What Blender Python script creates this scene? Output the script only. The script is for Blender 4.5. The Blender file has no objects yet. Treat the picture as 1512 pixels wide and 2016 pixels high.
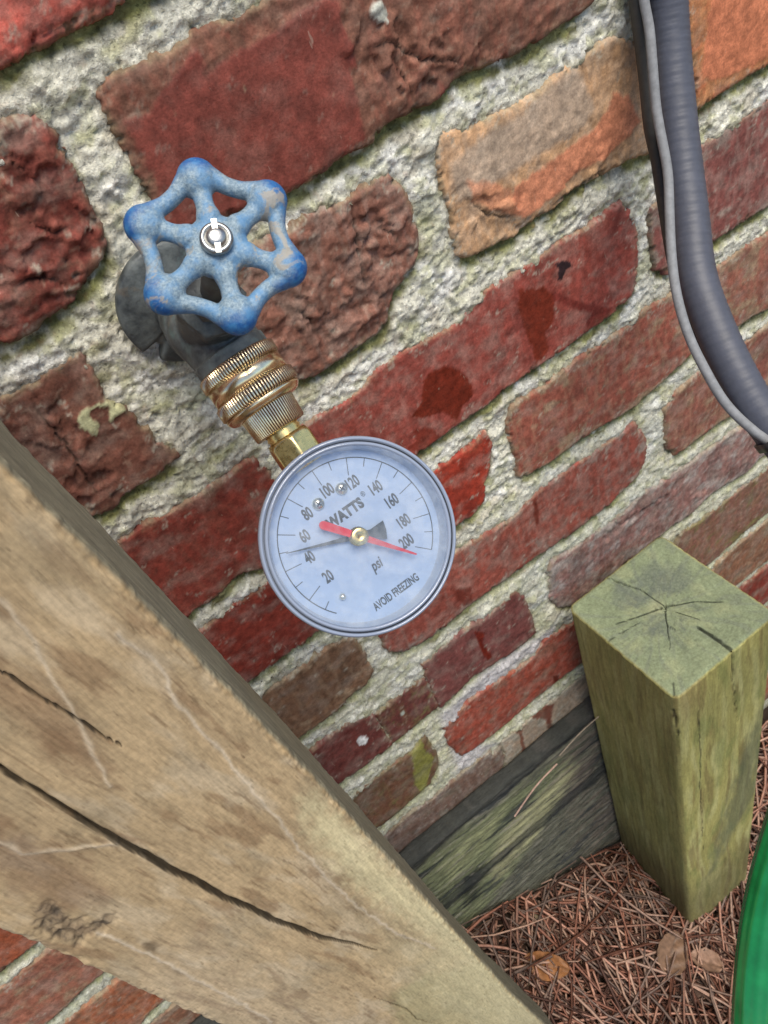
import bpy, math, random
import numpy as np
from mathutils import Matrix, Vector

# ------------------------------------------------------------------ camera, sky, sun, exposure
S = bpy.context.scene
COL = S.collection
CAM_R = ((0.7990, 0.5683, -0.1964), (-0.5267, 0.5038, -0.6847), (-0.2901, 0.6505, 0.7019))
cam = bpy.data.cameras.new('camera'); camo = bpy.data.objects.new('camera', cam); COL.objects.link(camo)
cam.sensor_fit = 'VERTICAL'; cam.sensor_height = 24.0; cam.lens = 1545.46/2016*24.0
cam.clip_start = 0.01; cam.clip_end = 200
_r = Matrix(CAM_R).to_quaternion().to_matrix().to_4x4()
camo.matrix_world = Matrix.Translation((0, -0.2953, 0)) @ _r
S.camera = camo
cam.dof.use_dof = True; cam.dof.focus_distance = 0.29; cam.dof.aperture_fstop = 26.0

w = bpy.data.worlds.new('World'); S.world = w; w.use_nodes = True
nt = w.node_tree; nt.nodes.clear()
sky = nt.nodes.new('ShaderNodeTexSky'); sky.sky_type = 'NISHITA'; sky.sun_disc = False
SUN_EL, SUN_AZ = math.radians(67), math.radians(168)
sky.sun_elevation = SUN_EL; sky.sun_rotation = SUN_AZ; sky.air_density = 1.0; sky.dust_density = 0.6; sky.ozone_density = 1.6
bg = nt.nodes.new('ShaderNodeBackground'); bg.inputs['Strength'].default_value = 0.095
wo = nt.nodes.new('ShaderNodeOutputWorld')
nt.links.new(sky.outputs[0], bg.inputs[0]); nt.links.new(bg.outputs[0], wo.inputs[0])
sl = bpy.data.lights.new('sun', 'SUN'); so = bpy.data.objects.new('sun', sl); COL.objects.link(so)
sl.energy = 2.6; sl.angle = math.radians(38); sl.color = (1.0, 0.92, 0.80)
_d = Vector((math.sin(SUN_AZ)*math.cos(SUN_EL), math.cos(SUN_AZ)*math.cos(SUN_EL), math.sin(SUN_EL)))
so.rotation_euler = _d.to_track_quat('Z', 'Y').to_euler()
S.view_settings.view_transform = 'Standard'; S.view_settings.look = 'None'
S.view_settings.gamma = 1.0; S.view_settings.use_curve_mapping = False
S.view_settings.exposure = 0.84

# ------------------------------------------------------------------ noise (numpy)
_rng = np.random.RandomState(7)
_P = _rng.permutation(512); _P = np.concatenate([_P, _P])
_G = _rng.uniform(0, 2*np.pi, 512); _GX, _GY = np.cos(_G), np.sin(_G)
def perlin(x, y):
    xi = np.floor(x).astype(np.int64); yi = np.floor(y).astype(np.int64)
    xf = x-xi; yf = y-yi; xi &= 511; yi &= 511
    u = xf*xf*xf*(xf*(xf*6-15)+10); v = yf*yf*yf*(yf*(yf*6-15)+10)
    def g(ix, iy, fx, fy):
        h = _P[(_P[ix & 511]+iy) & 511]
        return _GX[h]*fx+_GY[h]*fy
    a = g(xi, yi, xf, yf); b = g(xi+1, yi, xf-1, yf); c = g(xi, yi+1, xf, yf-1); d = g(xi+1, yi+1, xf-1, yf-1)
    return 1.5*((a+(b-a)*u)+((c+(d-c)*u)-(a+(b-a)*u))*v)
def fbm(x, y, o=4, s=0.):
    r = 0.; a = 1.; n = 0.
    for i in range(o):
        r = r+a*perlin(x+s*7.13+i*19.7, y-s*3.77+i*31.1); n += a; a *= .55; x = x*2.03; y = y*2.03
    return r/n*1.35
def ridge(x, y, o=4, s=0.):
    r = 0.; a = 1.; n = 0.
    for i in range(o):
        r = r+a*(1-np.abs(perlin(x+s*5.1+i*11.3, y+s*2.9+i*17.9))*2); n += a; a *= .5; x = x*2.1; y = y*2.1
    return r/n
def sstep(a, b, x):
    t = np.clip((x-a)/(b-a), 0, 1); return t*t*(3-2*t)
def mixc(c, k, m):
    return c*(1-m[:, None])+np.asarray(k, float)[None, :3]*m[:, None]
def poly_sd(px, py, poly):
    """signed distance, positive inside"""
    P = np.asarray(poly, float); n = len(P)
    d = np.full(px.shape, 1e9); ins = np.zeros(px.shape, bool)
    for i in range(n):
        a = P[i]; b = P[(i+1) % n]; e = b-a; L = e@e+1e-12
        t = np.clip(((px-a[0])*e[0]+(py-a[1])*e[1])/L, 0, 1)
        d = np.minimum(d, np.hypot(px-a[0]-t*e[0], py-a[1]-t*e[1]))
        if a[1] != b[1]:
            c = ((a[1] > py) != (b[1] > py)) & (px < (b[0]-a[0])*(py-a[1])/(b[1]-a[1])+a[0]); ins ^= c
    return np.where(ins, d, -d)
def line_d(px, py, line):
    """distance to a polyline, and the position 0..1 along it"""
    P = np.asarray(line, float); d = np.full(px.shape, 1e9); tt = np.zeros(px.shape)
    seg = np.hypot(*(P[1:]-P[:-1]).T); cum = np.concatenate([[0], np.cumsum(seg)]); tot = cum[-1]
    for i in range(len(P)-1):
        a = P[i]; e = P[i+1]-a; t = np.clip(((px-a[0])*e[0]+(py-a[1])*e[1])/(e@e+1e-12), 0, 1)
        q = np.hypot(px-a[0]-t*e[0], py-a[1]-t*e[1]); m = q < d
        d = np.where(m, q, d); tt = np.where(m, (cum[i]+t*seg[i])/tot, tt)
    return d, tt

# ------------------------------------------------------------------ mesh helpers
def mesh_np(name, verts, faces, mat=None, parent=None, smooth=True, col=None, extra=None):
    """verts (n,3); faces (m,4) or (m,3) array or list of lists"""
    me = bpy.data.meshes.new(name)
    verts = np.asarray(verts, np.float32)
    if isinstance(faces, np.ndarray):
        k = faces.shape[1]; m = len(faces)
        me.vertices.add(len(verts)); me.vertices.foreach_set('co', verts.ravel())
        me.loops.add(m*k); me.loops.foreach_set('vertex_index', faces.astype(np.int32).ravel())
        me.polygons.add(m); me.polygons.foreach_set('loop_start', np.arange(0, m*k, k, dtype=np.int32))
        try: me.polygons.foreach_set('loop_total', np.full(m, k, np.int32))
        except Exception: pass
        me.update(calc_edges=True)
    else:
        me.from_pydata([tuple(v) for v in verts.tolist()], [], faces)
    if smooth: me.polygons.foreach_set('use_smooth', np.ones(len(me.polygons), bool))
    if col is not None:
        a = me.color_attributes.new('Col', 'FLOAT_COLOR', 'POINT')
        c = np.ones((len(verts), 4), np.float32); c[:, :3] = np.clip(col, 0.003, 1)
        if extra is not None: c[:, 3] = extra
        a.data.foreach_set('color', c.ravel())
    o = bpy.data.objects.new(name, me); COL.objects.link(o)
    if mat is not None: me.materials.append(mat)
    if parent is not None: o.parent = parent
    return o
def grid_faces(nu, nv, closed_u=False):
    iu = np.arange(nu if closed_u else nu-1); iv = np.arange(nv-1)
    A, Bv = np.meshgrid(iu, iv, indexing='ij'); A = A.ravel(); Bv = Bv.ravel(); A1 = (A+1) % nu
    return np.stack([A*nv+Bv, A1*nv+Bv, A1*nv+Bv+1, A*nv+Bv+1], 1)
def tag(o, label=None, cat=None, group=None, kind=None):
    if label: o['label'] = label
    if cat: o['category'] = cat
    if group: o['group'] = group
    if kind: o['kind'] = kind
    return o
def empty(name, M=None, loc=None):
    o = bpy.data.objects.new(name, None); COL.objects.link(o); o.empty_display_size = .02
    if M is not None: o.matrix_world = M
    if loc is not None: o.location = loc
    return o
def lathe(profile, seg=96, knurl=None):
    """profile [(r,z)...] about local z; knurl: {ring_index: depth} alternating radii"""
    n = len(profile); th = np.arange(seg)/seg*2*np.pi
    r = np.array([p[0] for p in profile]); z = np.array([p[1] for p in profile])
    Rr = np.repeat(r[None, :], seg, 0).copy()
    if knurl:
        pat = np.where(np.isin(np.arange(seg) % 6, (3, 4)), -1., 0.)
        for i, d in knurl.items(): Rr[:, i] += pat*d
    V = np.stack([Rr*np.cos(th)[:, None], Rr*np.sin(th)[:, None], np.repeat(z[None, :], seg, 0)], -1).reshape(-1, 3)
    return V, grid_faces(seg, n, True)
def catmull(P, n):
    P = np.asarray(P, float); Q = np.vstack([2*P[0]-P[1], P, 2*P[-1]-P[-2]]); out = []
    for i in range(1, len(Q)-2):
        t = np.linspace(0, 1, n, endpoint=False)[:, None]
        a, b, c, d = Q[i-1], Q[i], Q[i+1], Q[i+2]
        out.append(.5*(2*b+(c-a)*t+(2*a-5*b+4*c-d)*t*t+(3*b-a-3*c+d)*t**3))
    out.append(P[-1:]); return np.vstack(out)
def resample(P, step):
    s = np.concatenate([[0], np.cumsum(np.linalg.norm(P[1:]-P[:-1], axis=1))]); n = max(2, int(s[-1]/step)+1)
    q = np.linspace(0, s[-1], n); return np.stack([np.interp(q, s, P[:, k]) for k in range(3)], 1), q
def tube(P, rad, seg=24, smooth_passes=0, rfun=None):
    P = np.asarray(P, float)
    for _ in range(smooth_passes): P[1:-1] = (P[:-2]+2*P[1:-1]+P[2:])/4
    T = np.gradient(P, axis=0); T /= np.linalg.norm(T, axis=1)[:, None]
    N = np.zeros_like(P); v = np.cross(T[0], [0, 0, 1.]);
    if np.linalg.norm(v) < .1: v = np.cross(T[0], [1., 0, 0])
    N[0] = v/np.linalg.norm(v)
    for i in range(1, len(P)):
        v = N[i-1]-T[i]*(N[i-1]@T[i]); N[i] = v/np.linalg.norm(v)
    Bn = np.cross(T, N); th = np.arange(seg)/seg*2*np.pi
    s = np.concatenate([[0], np.cumsum(np.linalg.norm(P[1:]-P[:-1], axis=1))])
    r = np.full((seg, len(P)), rad) if np.isscalar(rad) else np.repeat(np.asarray(rad)[None, :], seg, 0)
    if rfun is not None: r = rfun(r, th[:, None], s[None, :])
    V = P[None]+r[..., None]*(np.cos(th)[:, None, None]*N[None]+np.sin(th)[:, None, None]*Bn[None])
    return V.reshape(-1, 3), grid_faces(seg, len(P), True), s, th
def join_vf(parts):
    V = []; F = []; o = 0
    for v, f in parts:
        v = np.asarray(v, float); V.append(v); F += [[i+o for i in q] for q in (f.tolist() if isinstance(f, np.ndarray) else f)]; o += len(v)
    return np.vstack(V), F
def remesh(name, parts, voxel, smooth_it, mat, parent):
    V, F = join_vf(parts)
    o = mesh_np(name, V, F, None, None)
    m = o.modifiers.new('r', 'REMESH'); m.mode = 'VOXEL'; m.voxel_size = voxel; m.use_smooth_shade = True
    if smooth_it:
        s = o.modifiers.new('s', 'SMOOTH'); s.factor = .5; s.iterations = smooth_it
    bpy.context.view_layer.update()
    dg = bpy.context.evaluated_depsgraph_get(); me = bpy.data.meshes.new_from_object(o.evaluated_get(dg))
    bpy.data.objects.remove(o)
    me.name = name; me.materials.clear(); me.materials.append(mat)
    me.polygons.foreach_set('use_smooth', np.ones(len(me.polygons), bool))
    q = bpy.data.objects.new(name, me); COL.objects.link(q); q.parent = parent
    return q
def cyl(p0, p1, r0, r1=None, seg=32, caps=True):
    """closed cone frustum between two points"""
    p0 = np.asarray(p0, float); p1 = np.asarray(p1, float); r1 = r0 if r1 is None else r1
    t = p1-p0; t /= np.linalg.norm(t); a = np.cross(t, [0, 0, 1.])
    if np.linalg.norm(a) < .1: a = np.cross(t, [1., 0, 0])
    a /= np.linalg.norm(a); b = np.cross(t, a); th = np.arange(seg)/seg*2*np.pi
    ring = np.cos(th)[:, None]*a+np.sin(th)[:, None]*b
    V = np.vstack([p0+ring*r0, p1+ring*r1]); F = [[i, (i+1) % seg, seg+(i+1) % seg, seg+i] for i in range(seg)]
    if caps: F += [list(range(seg))[::-1], list(range(seg, 2*seg))]
    return V, F
def ball(c, r, sx=1, sy=1, sz=1, n=14):
    u = np.linspace(0, np.pi, n)[1:-1]; th = np.arange(2*n)/(2*n)*2*np.pi
    V = [np.array([0, 0, 1.])]; V += [np.array([math.sin(a)*math.cos(t), math.sin(a)*math.sin(t), math.cos(a)]) for a in u for t in th]; V.append(np.array([0, 0, -1.]))
    V = np.array(V)*[sx*r, sy*r, sz*r]+np.asarray(c); m = 2*n; F = [[0, 1+i, 1+(i+1) % m] for i in range(m)]
    for k in range(len(u)-1): F += [[1+k*m+i, 1+(k+1)*m+i, 1+(k+1)*m+(i+1) % m, 1+k*m+(i+1) % m] for i in range(m)]
    e = len(V)-1; b = 1+(len(u)-1)*m; F += [[e, b+(i+1) % m, b+i] for i in range(m)]
    return V, F

# ------------------------------------------------------------------ materials
class NT:
    def __init__(s, name):
        s.m = bpy.data.materials.new(name); s.m.use_nodes = True; s.t = s.m.node_tree; s.t.nodes.clear()
        s.out = s.n('ShaderNodeOutputMaterial'); s.b = s.n('ShaderNodeBsdfPrincipled'); s.l(s.b.outputs[0], s.out.inputs[0])
    def n(s, t, **k):
        q = s.t.nodes.new(t)
        for a, v in k.items(): setattr(q, a, v)
        return q
    def l(s, a, b): s.t.links.new(a, b)
    def set(s, **k):
        for a, v in k.items(): s.b.inputs[a.replace('_', ' ')].default_value = v
    def coord(s, kind='Object', scale=(1, 1, 1)):
        c = s.n('ShaderNodeTexCoord'); mp = s.n('ShaderNodeMapping'); mp.inputs['Scale'].default_value = scale
        s.l(c.outputs[kind], mp.inputs[0]); return mp.outputs[0]
    def noise(s, v, scale, detail=5, rough=.6, dist=0):
        q = s.n('ShaderNodeTexNoise'); q.inputs['Scale'].default_value = scale; q.inputs['Detail'].default_value = detail
        q.inputs['Roughness'].default_value = rough; q.inputs['Distortion'].default_value = dist
        s.l(v, q.inputs['Vector']); return q.outputs['Fac']
    def ramp(s, f, pts):
        q = s.n('ShaderNodeValToRGB'); e = q.color_ramp.elements
        while len(e) < len(pts): e.new(.5)
        for i, (p, c) in enumerate(pts): e[i].position = p; e[i].color = (c, c, c, 1) if np.isscalar(c) else (*c[:3], 1)
        s.l(f, q.inputs[0]); return q.outputs[0]
    def mix(s, a, b, f, mode='MIX'):
        q = s.n('ShaderNodeMix', data_type='RGBA', blend_type=mode)
        for i, v in ((0, f), (6, a), (7, b)):
            sock = q.inputs[i]
            if isinstance(v, bpy.types.NodeSocket): s.l(v, sock)
            elif i == 0: sock.default_value = v
            else: sock.default_value = (v, v, v, 1) if np.isscalar(v) else (*v[:3], 1)
        return q.outputs[2]
    def bump(s, h, strength=.3, dist=.001, chain=None):
        q = s.n('ShaderNodeBump'); q.inputs['Strength'].default_value = strength; q.inputs['Distance'].default_value = dist
        s.l(h, q.inputs['Height'])
        if chain is not None: s.l(chain, q.inputs['Normal'])
        s.l(q.outputs[0], s.b.inputs['Normal']); return q.outputs[0]
    def col(s, c): s.l(c, s.b.inputs['Base Color'])
    def attr(s): q = s.n('ShaderNodeVertexColor', layer_name='Col'); return q
def simple(name, c, rough=.5, metal=0., nscale=None, namt=.2, bump=0., bscale=None, spec=.5):
    t = NT(name); t.set(Roughness=rough, Metallic=metal, Specular_IOR_Level=spec); v = t.coord()
    if nscale:
        f = t.noise(v, nscale); t.col(t.mix(tuple(x*(1-namt) for x in c), tuple(min(1, x*(1+namt)) for x in c), t.ramp(f, [(.3, 0), (.7, 1)])))
    else: t.b.inputs['Base Color'].default_value = (*c, 1)
    if bump: t.bump(t.noise(v, bscale or 800), bump, .0005)
    return t.m

def mat_brick():
    t = NT('brick_clay'); a = t.attr(); v = t.coord()
    f1 = t.noise(v, 900, 4, .7); f2 = t.noise(v, 220, 5, .65)
    c = t.mix(a.outputs[0], (0, 0, 0), 0.)
    c = t.mix(c, t.ramp(f1, [(.26, .68), (.5, 1.), (.74, 1.25)]), 1., 'MULTIPLY')
    c = t.mix(c, t.ramp(f2, [(.3, .62), (.7, 1.3)]), 1., 'MULTIPLY')
    # small pale scratches and lime specks
    sc = t.noise(t.coord(scale=(1, 1, .25)), 420, 3, .5, 1.5)
    c = t.mix(c, (.42, .33, .25), t.ramp(sc, [(.70, 0), (.76, .4)]))
    t.col(c)
    t.l(t.ramp(a.outputs[1], [(0, .34), (.5, .62), (1, .85)]), t.b.inputs['Roughness']); t.set(Specular_IOR_Level=.22)
    b = t.bump(f1, .3, .0006); t.bump(f2, .25, .001, b)
    return t.m
def mat_mortar():
    t = NT('lime_mortar'); a = t.attr(); v = t.coord()
    vo = t.n('ShaderNodeTexVoronoi'); vo.inputs['Scale'].default_value = 1150; t.l(v, vo.inputs['Vector'])
    f1 = t.noise(v, 850, 4, .8); f2 = t.noise(v, 200, 5, .75)
    c = t.mix(a.outputs[0], t.ramp(f1, [(.28, .55), (.38, 1.), (.58, 1.14), (.72, 1.4)]), 1., 'MULTIPLY')
    c = t.mix(c, t.ramp(f2, [(.30, .82), (.48, 1.05), (.7, 1.22)]), 1., 'MULTIPLY')
    g = t.n('ShaderNodeSeparateColor'); t.l(vo.outputs['Color'], g.inputs[0])
    c = t.mix(c, t.ramp(g.outputs[0], [(0, .4), (.1, .95), (.85, 1.05), (1, 1.5)]), .7, 'MULTIPLY')
    t.col(c); t.set(Roughness=.95, Specular_IOR_Level=.08)
    b = t.bump(vo.outputs['Distance'], -.4, .0012); b = t.bump(f1, .65, .0018, b); t.bump(f2, .45, .003, b)
    return t.m
def mat_wood(name, fine=(1, 1, .06), dark=.55, rough=.72, bump=.4):
    t = NT(name); a = t.attr(); v = t.coord(scale=fine); v2 = t.coord()
    f1 = t.noise(v, 900, 4, .6); f2 = t.noise(v, 260, 5, .6, .4); f3 = t.noise(v2, 500, 4, .6)
    c = t.mix(a.outputs[0], t.ramp(f1, [(.3, .80), (.5, 1.), (.7, 1.14)]), 1., 'MULTIPLY')
    c = t.mix(c, t.ramp(f2, [(.3, .86), (.7, 1.12)]), 1., 'MULTIPLY')
    c = t.mix(c, t.ramp(f3, [(.3, .86), (.7, 1.12)]), 1., 'MULTIPLY')
    # short dark pores along the grain
    po = t.noise(t.coord(scale=(fine[0], fine[1], fine[2]*1.6)), 620, 2, .5)
    c = t.mix(c, (.06, .04, .02), t.ramp(po, [(.0, dark), (.24, dark*.8), (.30, 0)]))
    t.col(c); t.set(Roughness=rough, Specular_IOR_Level=.15)
    b = t.bump(f1, bump, .0006); t.bump(f2, bump*.8, .0012, b)
    return t.m
def mat_vcol(name, rough=.7, nscale=500, bump=.2):
    t = NT(name); a = t.attr(); f = t.noise(t.coord(), nscale, 4)
    t.col(t.mix(a.outputs[0], t.ramp(f, [(.3, .7), (.7, 1.25)]), 1., 'MULTIPLY')); t.set(Roughness=rough, Specular_IOR_Level=.2)
    t.bump(f, bump, .0006); return t.m

# ------------------------------------------------------------------ brick wall (x along the wall, z up, face at y = 0; millimetres in the tables)
BRICK_OUTLINE={
'0a':[(31.3,-45.2),(35.9,-42.3),(39.2,-43.8),(45.0,-44.4),(54.8,-44.4),(61.6,-45.0),(69.8,-45.1),(74.6,-44.9)],
'1a':[(21.4,-59.2),(26.3,-59.9),(32.7,-62.5),(33.8,-69.3),(33.4,-78.6),(32.4,-86.2),(31.8,-93.5),(31.6,-100.2),(29.6,-106.2),(25.5,-110.1),(13.0,-114.7),(-0.7,-115.9),(-8.2,-120.1),(-14.8,-119.9),(-20.6,-118.4)],
'1b':[(54.3,-65.5),(58.9,-62.7),(65.8,-62.6),(75.5,-62.8),(84.1,-65.2),(92.3,-63.0),(103.0,-64.0),(111.4,-63.9),(119.4,-64.6),(129.2,-66.6),(264.5,-120.3),(244.0,-121.4),(229.6,-122.0),(215.7,-121.7),(198.5,-119.1),(189.5,-112.9),(183.7,-119.2),(176.4,-121.4),(162.3,-120.3),(151.0,-119.5),(144.4,-123.5),(135.7,-122.9),(126.0,-122.2),(115.3,-123.9),(104.3,-123.9),(87.6,-121.1),(61.5,-117.7),(50.3,-115.7),(54.1,-103.4),(53.5,-93.4),(53.8,-82.5),(53.8,-71.1)],
'2a':[(-33.3,-136.4),(-28.6,-137.3),(-23.9,-138.2),(-12.5,-137.3),(-6.3,-137.9),(0.8,-137.1),(0.6,-142.6),(-1.3,-152.8),(-2.8,-157.9),(1.9,-166.8),(4.3,-174.8),(5.0,-184.2),(6.5,-191.4),(9.6,-198.5),(3.3,-200.5),(-8.2,-200.2),(-19.3,-199.7),(-24.9,-202.6),(-34.9,-200.5)],
'2b':[(73.3,-135.3),(82.7,-136.1),(95.2,-138.5),(104.5,-137.2),(126.5,-139.9),(139.0,-138.1),(146.0,-140.6),(150.0,-148.4),(151.2,-157.2),(151.1,-165.7),(150.0,-175.2),(145.3,-180.4),(137.7,-184.0),(130.5,-187.8),(123.6,-199.0),(116.6,-201.8),(105.0,-201.6),(94.6,-202.1),(81.6,-202.2),(74.0,-200.0),(52.7,-192.5),(37.6,-190.5)],
'2c':[(173.1,-140.7),(176.3,-136.7),(189.9,-140.4),(199.4,-142.2),(213.5,-143.3),(228.0,-144.4),(236.0,-141.5),(249.5,-140.9),(263.5,-138.8),(274.1,-140.2),(289.5,-149.4),(295.8,-165.7),(297.3,-201.4),(291.7,-200.5),(274.6,-196.0),(260.8,-196.5),(241.1,-193.6),(225.6,-197.0),(214.5,-195.6),(201.2,-197.3),(175.2,-194.1),(169.5,-190.3),(169.4,-182.2),(171.3,-170.5),(170.0,-157.5),(171.0,-148.7)],
'2d':[(319.0,-142.0),(373.2,-148.0),(376.6,-193.2),(362.4,-188.8),(349.6,-189.4),(338.6,-192.2),(325.9,-195.1),(323.7,-178.0)],
'3a':[(-32.3,-221.1),(-21.7,-221.0),(-4.4,-223.8),(0.6,-224.6),(16.2,-223.8),(23.3,-223.7),(32.1,-223.0),(37.1,-224.3),(39.8,-233.7),(40.2,-245.5),(36.0,-261.0),(28.3,-274.2),(18.9,-284.3),(14.0,-284.4),(0.5,-277.3),(-12.6,-281.8),(-24.3,-280.9),(-30.8,-281.7),(-48.1,-275.8)],
'3b':[(65.9,-224.7),(73.9,-223.4),(92.0,-226.8),(106.0,-222.2),(125.2,-220.1),(136.9,-222.6),(158.8,-224.4),(169.7,-219.9),(180.3,-217.1),(193.4,-217.0),(209.8,-218.3),(226.9,-217.8),(243.8,-220.0),(261.7,-218.2),(269.5,-218.4),(276.1,-228.3),(278.3,-240.0),(277.7,-252.1),(274.5,-270.0),(270.6,-274.4),(258.5,-278.0),(236.0,-277.8),(212.6,-279.6),(190.2,-277.8),(177.7,-278.2),(159.1,-280.4),(142.0,-279.0),(114.6,-280.6),(94.7,-279.1),(71.2,-279.4),(56.6,-275.0),(60.4,-254.9),(62.8,-238.7)],
'3c':[(289.4,-232.5),(296.9,-232.6),(308.1,-235.0),(323.6,-225.5),(329.0,-218.3),(346.5,-217.6),(378.3,-215.4),(383.1,-278.7),(337.3,-274.1),(314.7,-273.3),(299.3,-273.8),(290.7,-269.5),(289.7,-249.5)],
'4a':[(-31.6,-297.3),(-20.3,-296.6),(-1.0,-295.9),(10.6,-296.2),(40.2,-298.1),(45.8,-317.1),(39.8,-340.3),(28.1,-351.3),(18.1,-349.5),(9.6,-352.5),(-13.4,-345.3),(-28.6,-349.7),(-45.8,-345.5)],
'4b':[(89.4,-303.4),(118.7,-300.7),(133.3,-300.2),(147.6,-301.3),(157.8,-297.9),(159.8,-308.8),(154.0,-323.0),(146.9,-332.5),(144.0,-343.7),(132.9,-348.1),(125.3,-347.5),(103.8,-348.2),(84.3,-349.4),(85.0,-326.1)],
'4c':[(173.7,-303.2),(179.3,-293.6),(197.7,-296.0),(217.3,-293.8),(233.0,-293.2),(264.5,-295.5),(279.1,-290.9),(303.6,-295.2),(328.8,-317.3),(328.6,-340.7),(316.7,-347.6),(292.1,-352.3),(267.6,-356.9),(239.6,-352.6),(218.2,-350.0),(197.0,-351.3),(176.7,-347.7),(172.3,-345.4),(173.7,-330.2),(172.6,-314.5)],
'4d':[(335.4,-306.4),(340.9,-297.8),(361.5,-298.3),(384.7,-300.0),(425.1,-301.7),(437.4,-355.3),(389.0,-357.4),(357.5,-349.9),(340.1,-344.0)],
'5a':[(-27.5,-368.1),(-4.1,-368.9),(24.7,-370.1),(34.5,-376.6),(35.5,-394.0),(35.1,-413.9),(28.7,-421.0),(11.4,-421.2),(-6.5,-420.3),(-26.6,-418.9),(-41.4,-415.9)],
'5b':[(50.1,-392.8),(50.5,-409.4),(60.6,-419.1),(78.5,-424.5),(115.9,-421.1),(144.4,-423.1),(165.5,-423.0),(183.0,-424.3),(211.7,-426.7),(235.3,-427.7),(265.0,-418.8),(272.1,-408.2),(273.8,-392.8),(265.8,-372.2),(227.2,-370.7),(193.7,-369.1),(176.4,-370.5),(155.4,-376.3),(140.4,-371.4),(118.0,-368.9),(87.5,-362.7),(59.5,-365.9)],
'5c':[(292.0,-377.9),(312.9,-371.2),(324.2,-368.9),(345.1,-370.5),(380.5,-392.0),(394.5,-429.9),(356.5,-431.0),(330.1,-429.0),(307.8,-427.2),(292.4,-415.6),(291.4,-398.5)],
'6a':[(-26.5,-445.3),(1.7,-445.3),(19.6,-456.3),(20.2,-475.7),(20.1,-499.3),(-0.8,-498.8),(-23.5,-498.3),(-36.1,-495.1)],
'6b':[(22.4,-457.8),(39.2,-456.5),(56.4,-457.0),(62.6,-459.6),(62.8,-475.6),(62.4,-497.4),(42.7,-498.5),(21.9,-499.4),(21.7,-478.6)],
'6c':[(66.0,-444.8),(91.4,-441.4),(124.0,-446.0),(146.7,-440.7),(152.3,-455.0),(154.4,-500.0),(130.7,-502.2),(96.0,-494.6),(64.3,-500.5),(63.8,-475.3)],
'6d':[(176.6,-450.7),(181.8,-440.3),(201.4,-444.3),(240.8,-446.9),(265.9,-443.0),(284.4,-444.3),(306.7,-446.3),(322.7,-448.3),(371.6,-451.5),(406.2,-453.5),(428.2,-502.4),(391.4,-503.9),(374.8,-507.7),(339.3,-499.3),(310.9,-504.6),(291.9,-500.7),(282.6,-502.9),(248.9,-501.4),(188.8,-501.2),(178.5,-493.8),(173.8,-478.5)],
'7a':[(-25.6,-524.6),(-0.0,-525.9),(24.0,-526.6),(42.9,-520.6),(45.0,-547.5),(40.6,-568.3),(30.1,-580.9),(12.1,-582.0),(-21.2,-583.7),(-34.3,-575.6)],
'7b':[(59.0,-530.3),(63.0,-526.7),(88.6,-520.2),(120.7,-524.3),(144.5,-528.5),(160.3,-518.5),(185.0,-524.3),(224.8,-527.5),(229.9,-580.7),(182.7,-582.7),(157.8,-579.9),(142.9,-580.7),(115.6,-582.4),(80.7,-582.2),(62.2,-577.8),(59.1,-565.2),(57.0,-543.6)],
'7c':[(290.0,-540.5),(302.2,-518.8),(328.1,-525.4),(358.7,-526.1),(390.4,-524.7),(443.7,-532.0),(457.0,-587.3),(393.8,-578.1),(372.1,-584.5),(343.7,-588.7),(299.9,-585.6)],
'8a':[(-24.3,-604.4),(5.3,-599.5),(33.5,-608.3),(72.4,-619.9),(93.5,-609.7),(93.7,-627.4),(81.3,-660.4),(54.9,-685.2),(-16.1,-693.5),(-26.1,-673.7)],
'8b':[(100.4,-615.6),(135.0,-609.1),(168.8,-609.7),(202.7,-614.8),(225.7,-679.0),(203.1,-709.4),(101.6,-714.9),(88.1,-693.4)],
'8c':[(336.3,-606.8),(342.5,-599.4),(376.4,-595.5),(412.4,-597.3),(466.5,-609.0),(483.9,-683.9),(402.1,-687.9),(364.0,-691.7)],
'l6':[(-258.6,-385.8),(-232.3,-391.2),(-199.7,-398.7),(-203.2,-426.0),(-217.1,-427.7),(-239.1,-427.2),(-260.5,-429.8),(-282.8,-425.3)],
'l7':[(-306.0,-431.0),(-250.8,-443.8),(-232.6,-441.9),(-215.2,-444.1),(-198.6,-442.6),(-187.1,-482.4),(-215.1,-494.9),(-237.4,-502.7),(-264.5,-507.1),(-309.7,-511.7),(-364.2,-504.9)],
'l8':[(-273.5,-546.5),(-252.7,-532.5),(-223.2,-519.7),(-215.9,-523.8),(-188.2,-517.2),(-181.2,-563.6),(-206.8,-582.6),(-219.7,-578.8),(-240.2,-588.3),(-270.8,-600.2),(-305.5,-608.3)],
'l9':[(-276.7,-646.2),(-226.6,-606.1),(-212.9,-597.4),(-190.9,-597.8),(-186.8,-662.5),(-227.7,-684.9),(-262.5,-713.1),(-299.9,-735.5)],
}
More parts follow.
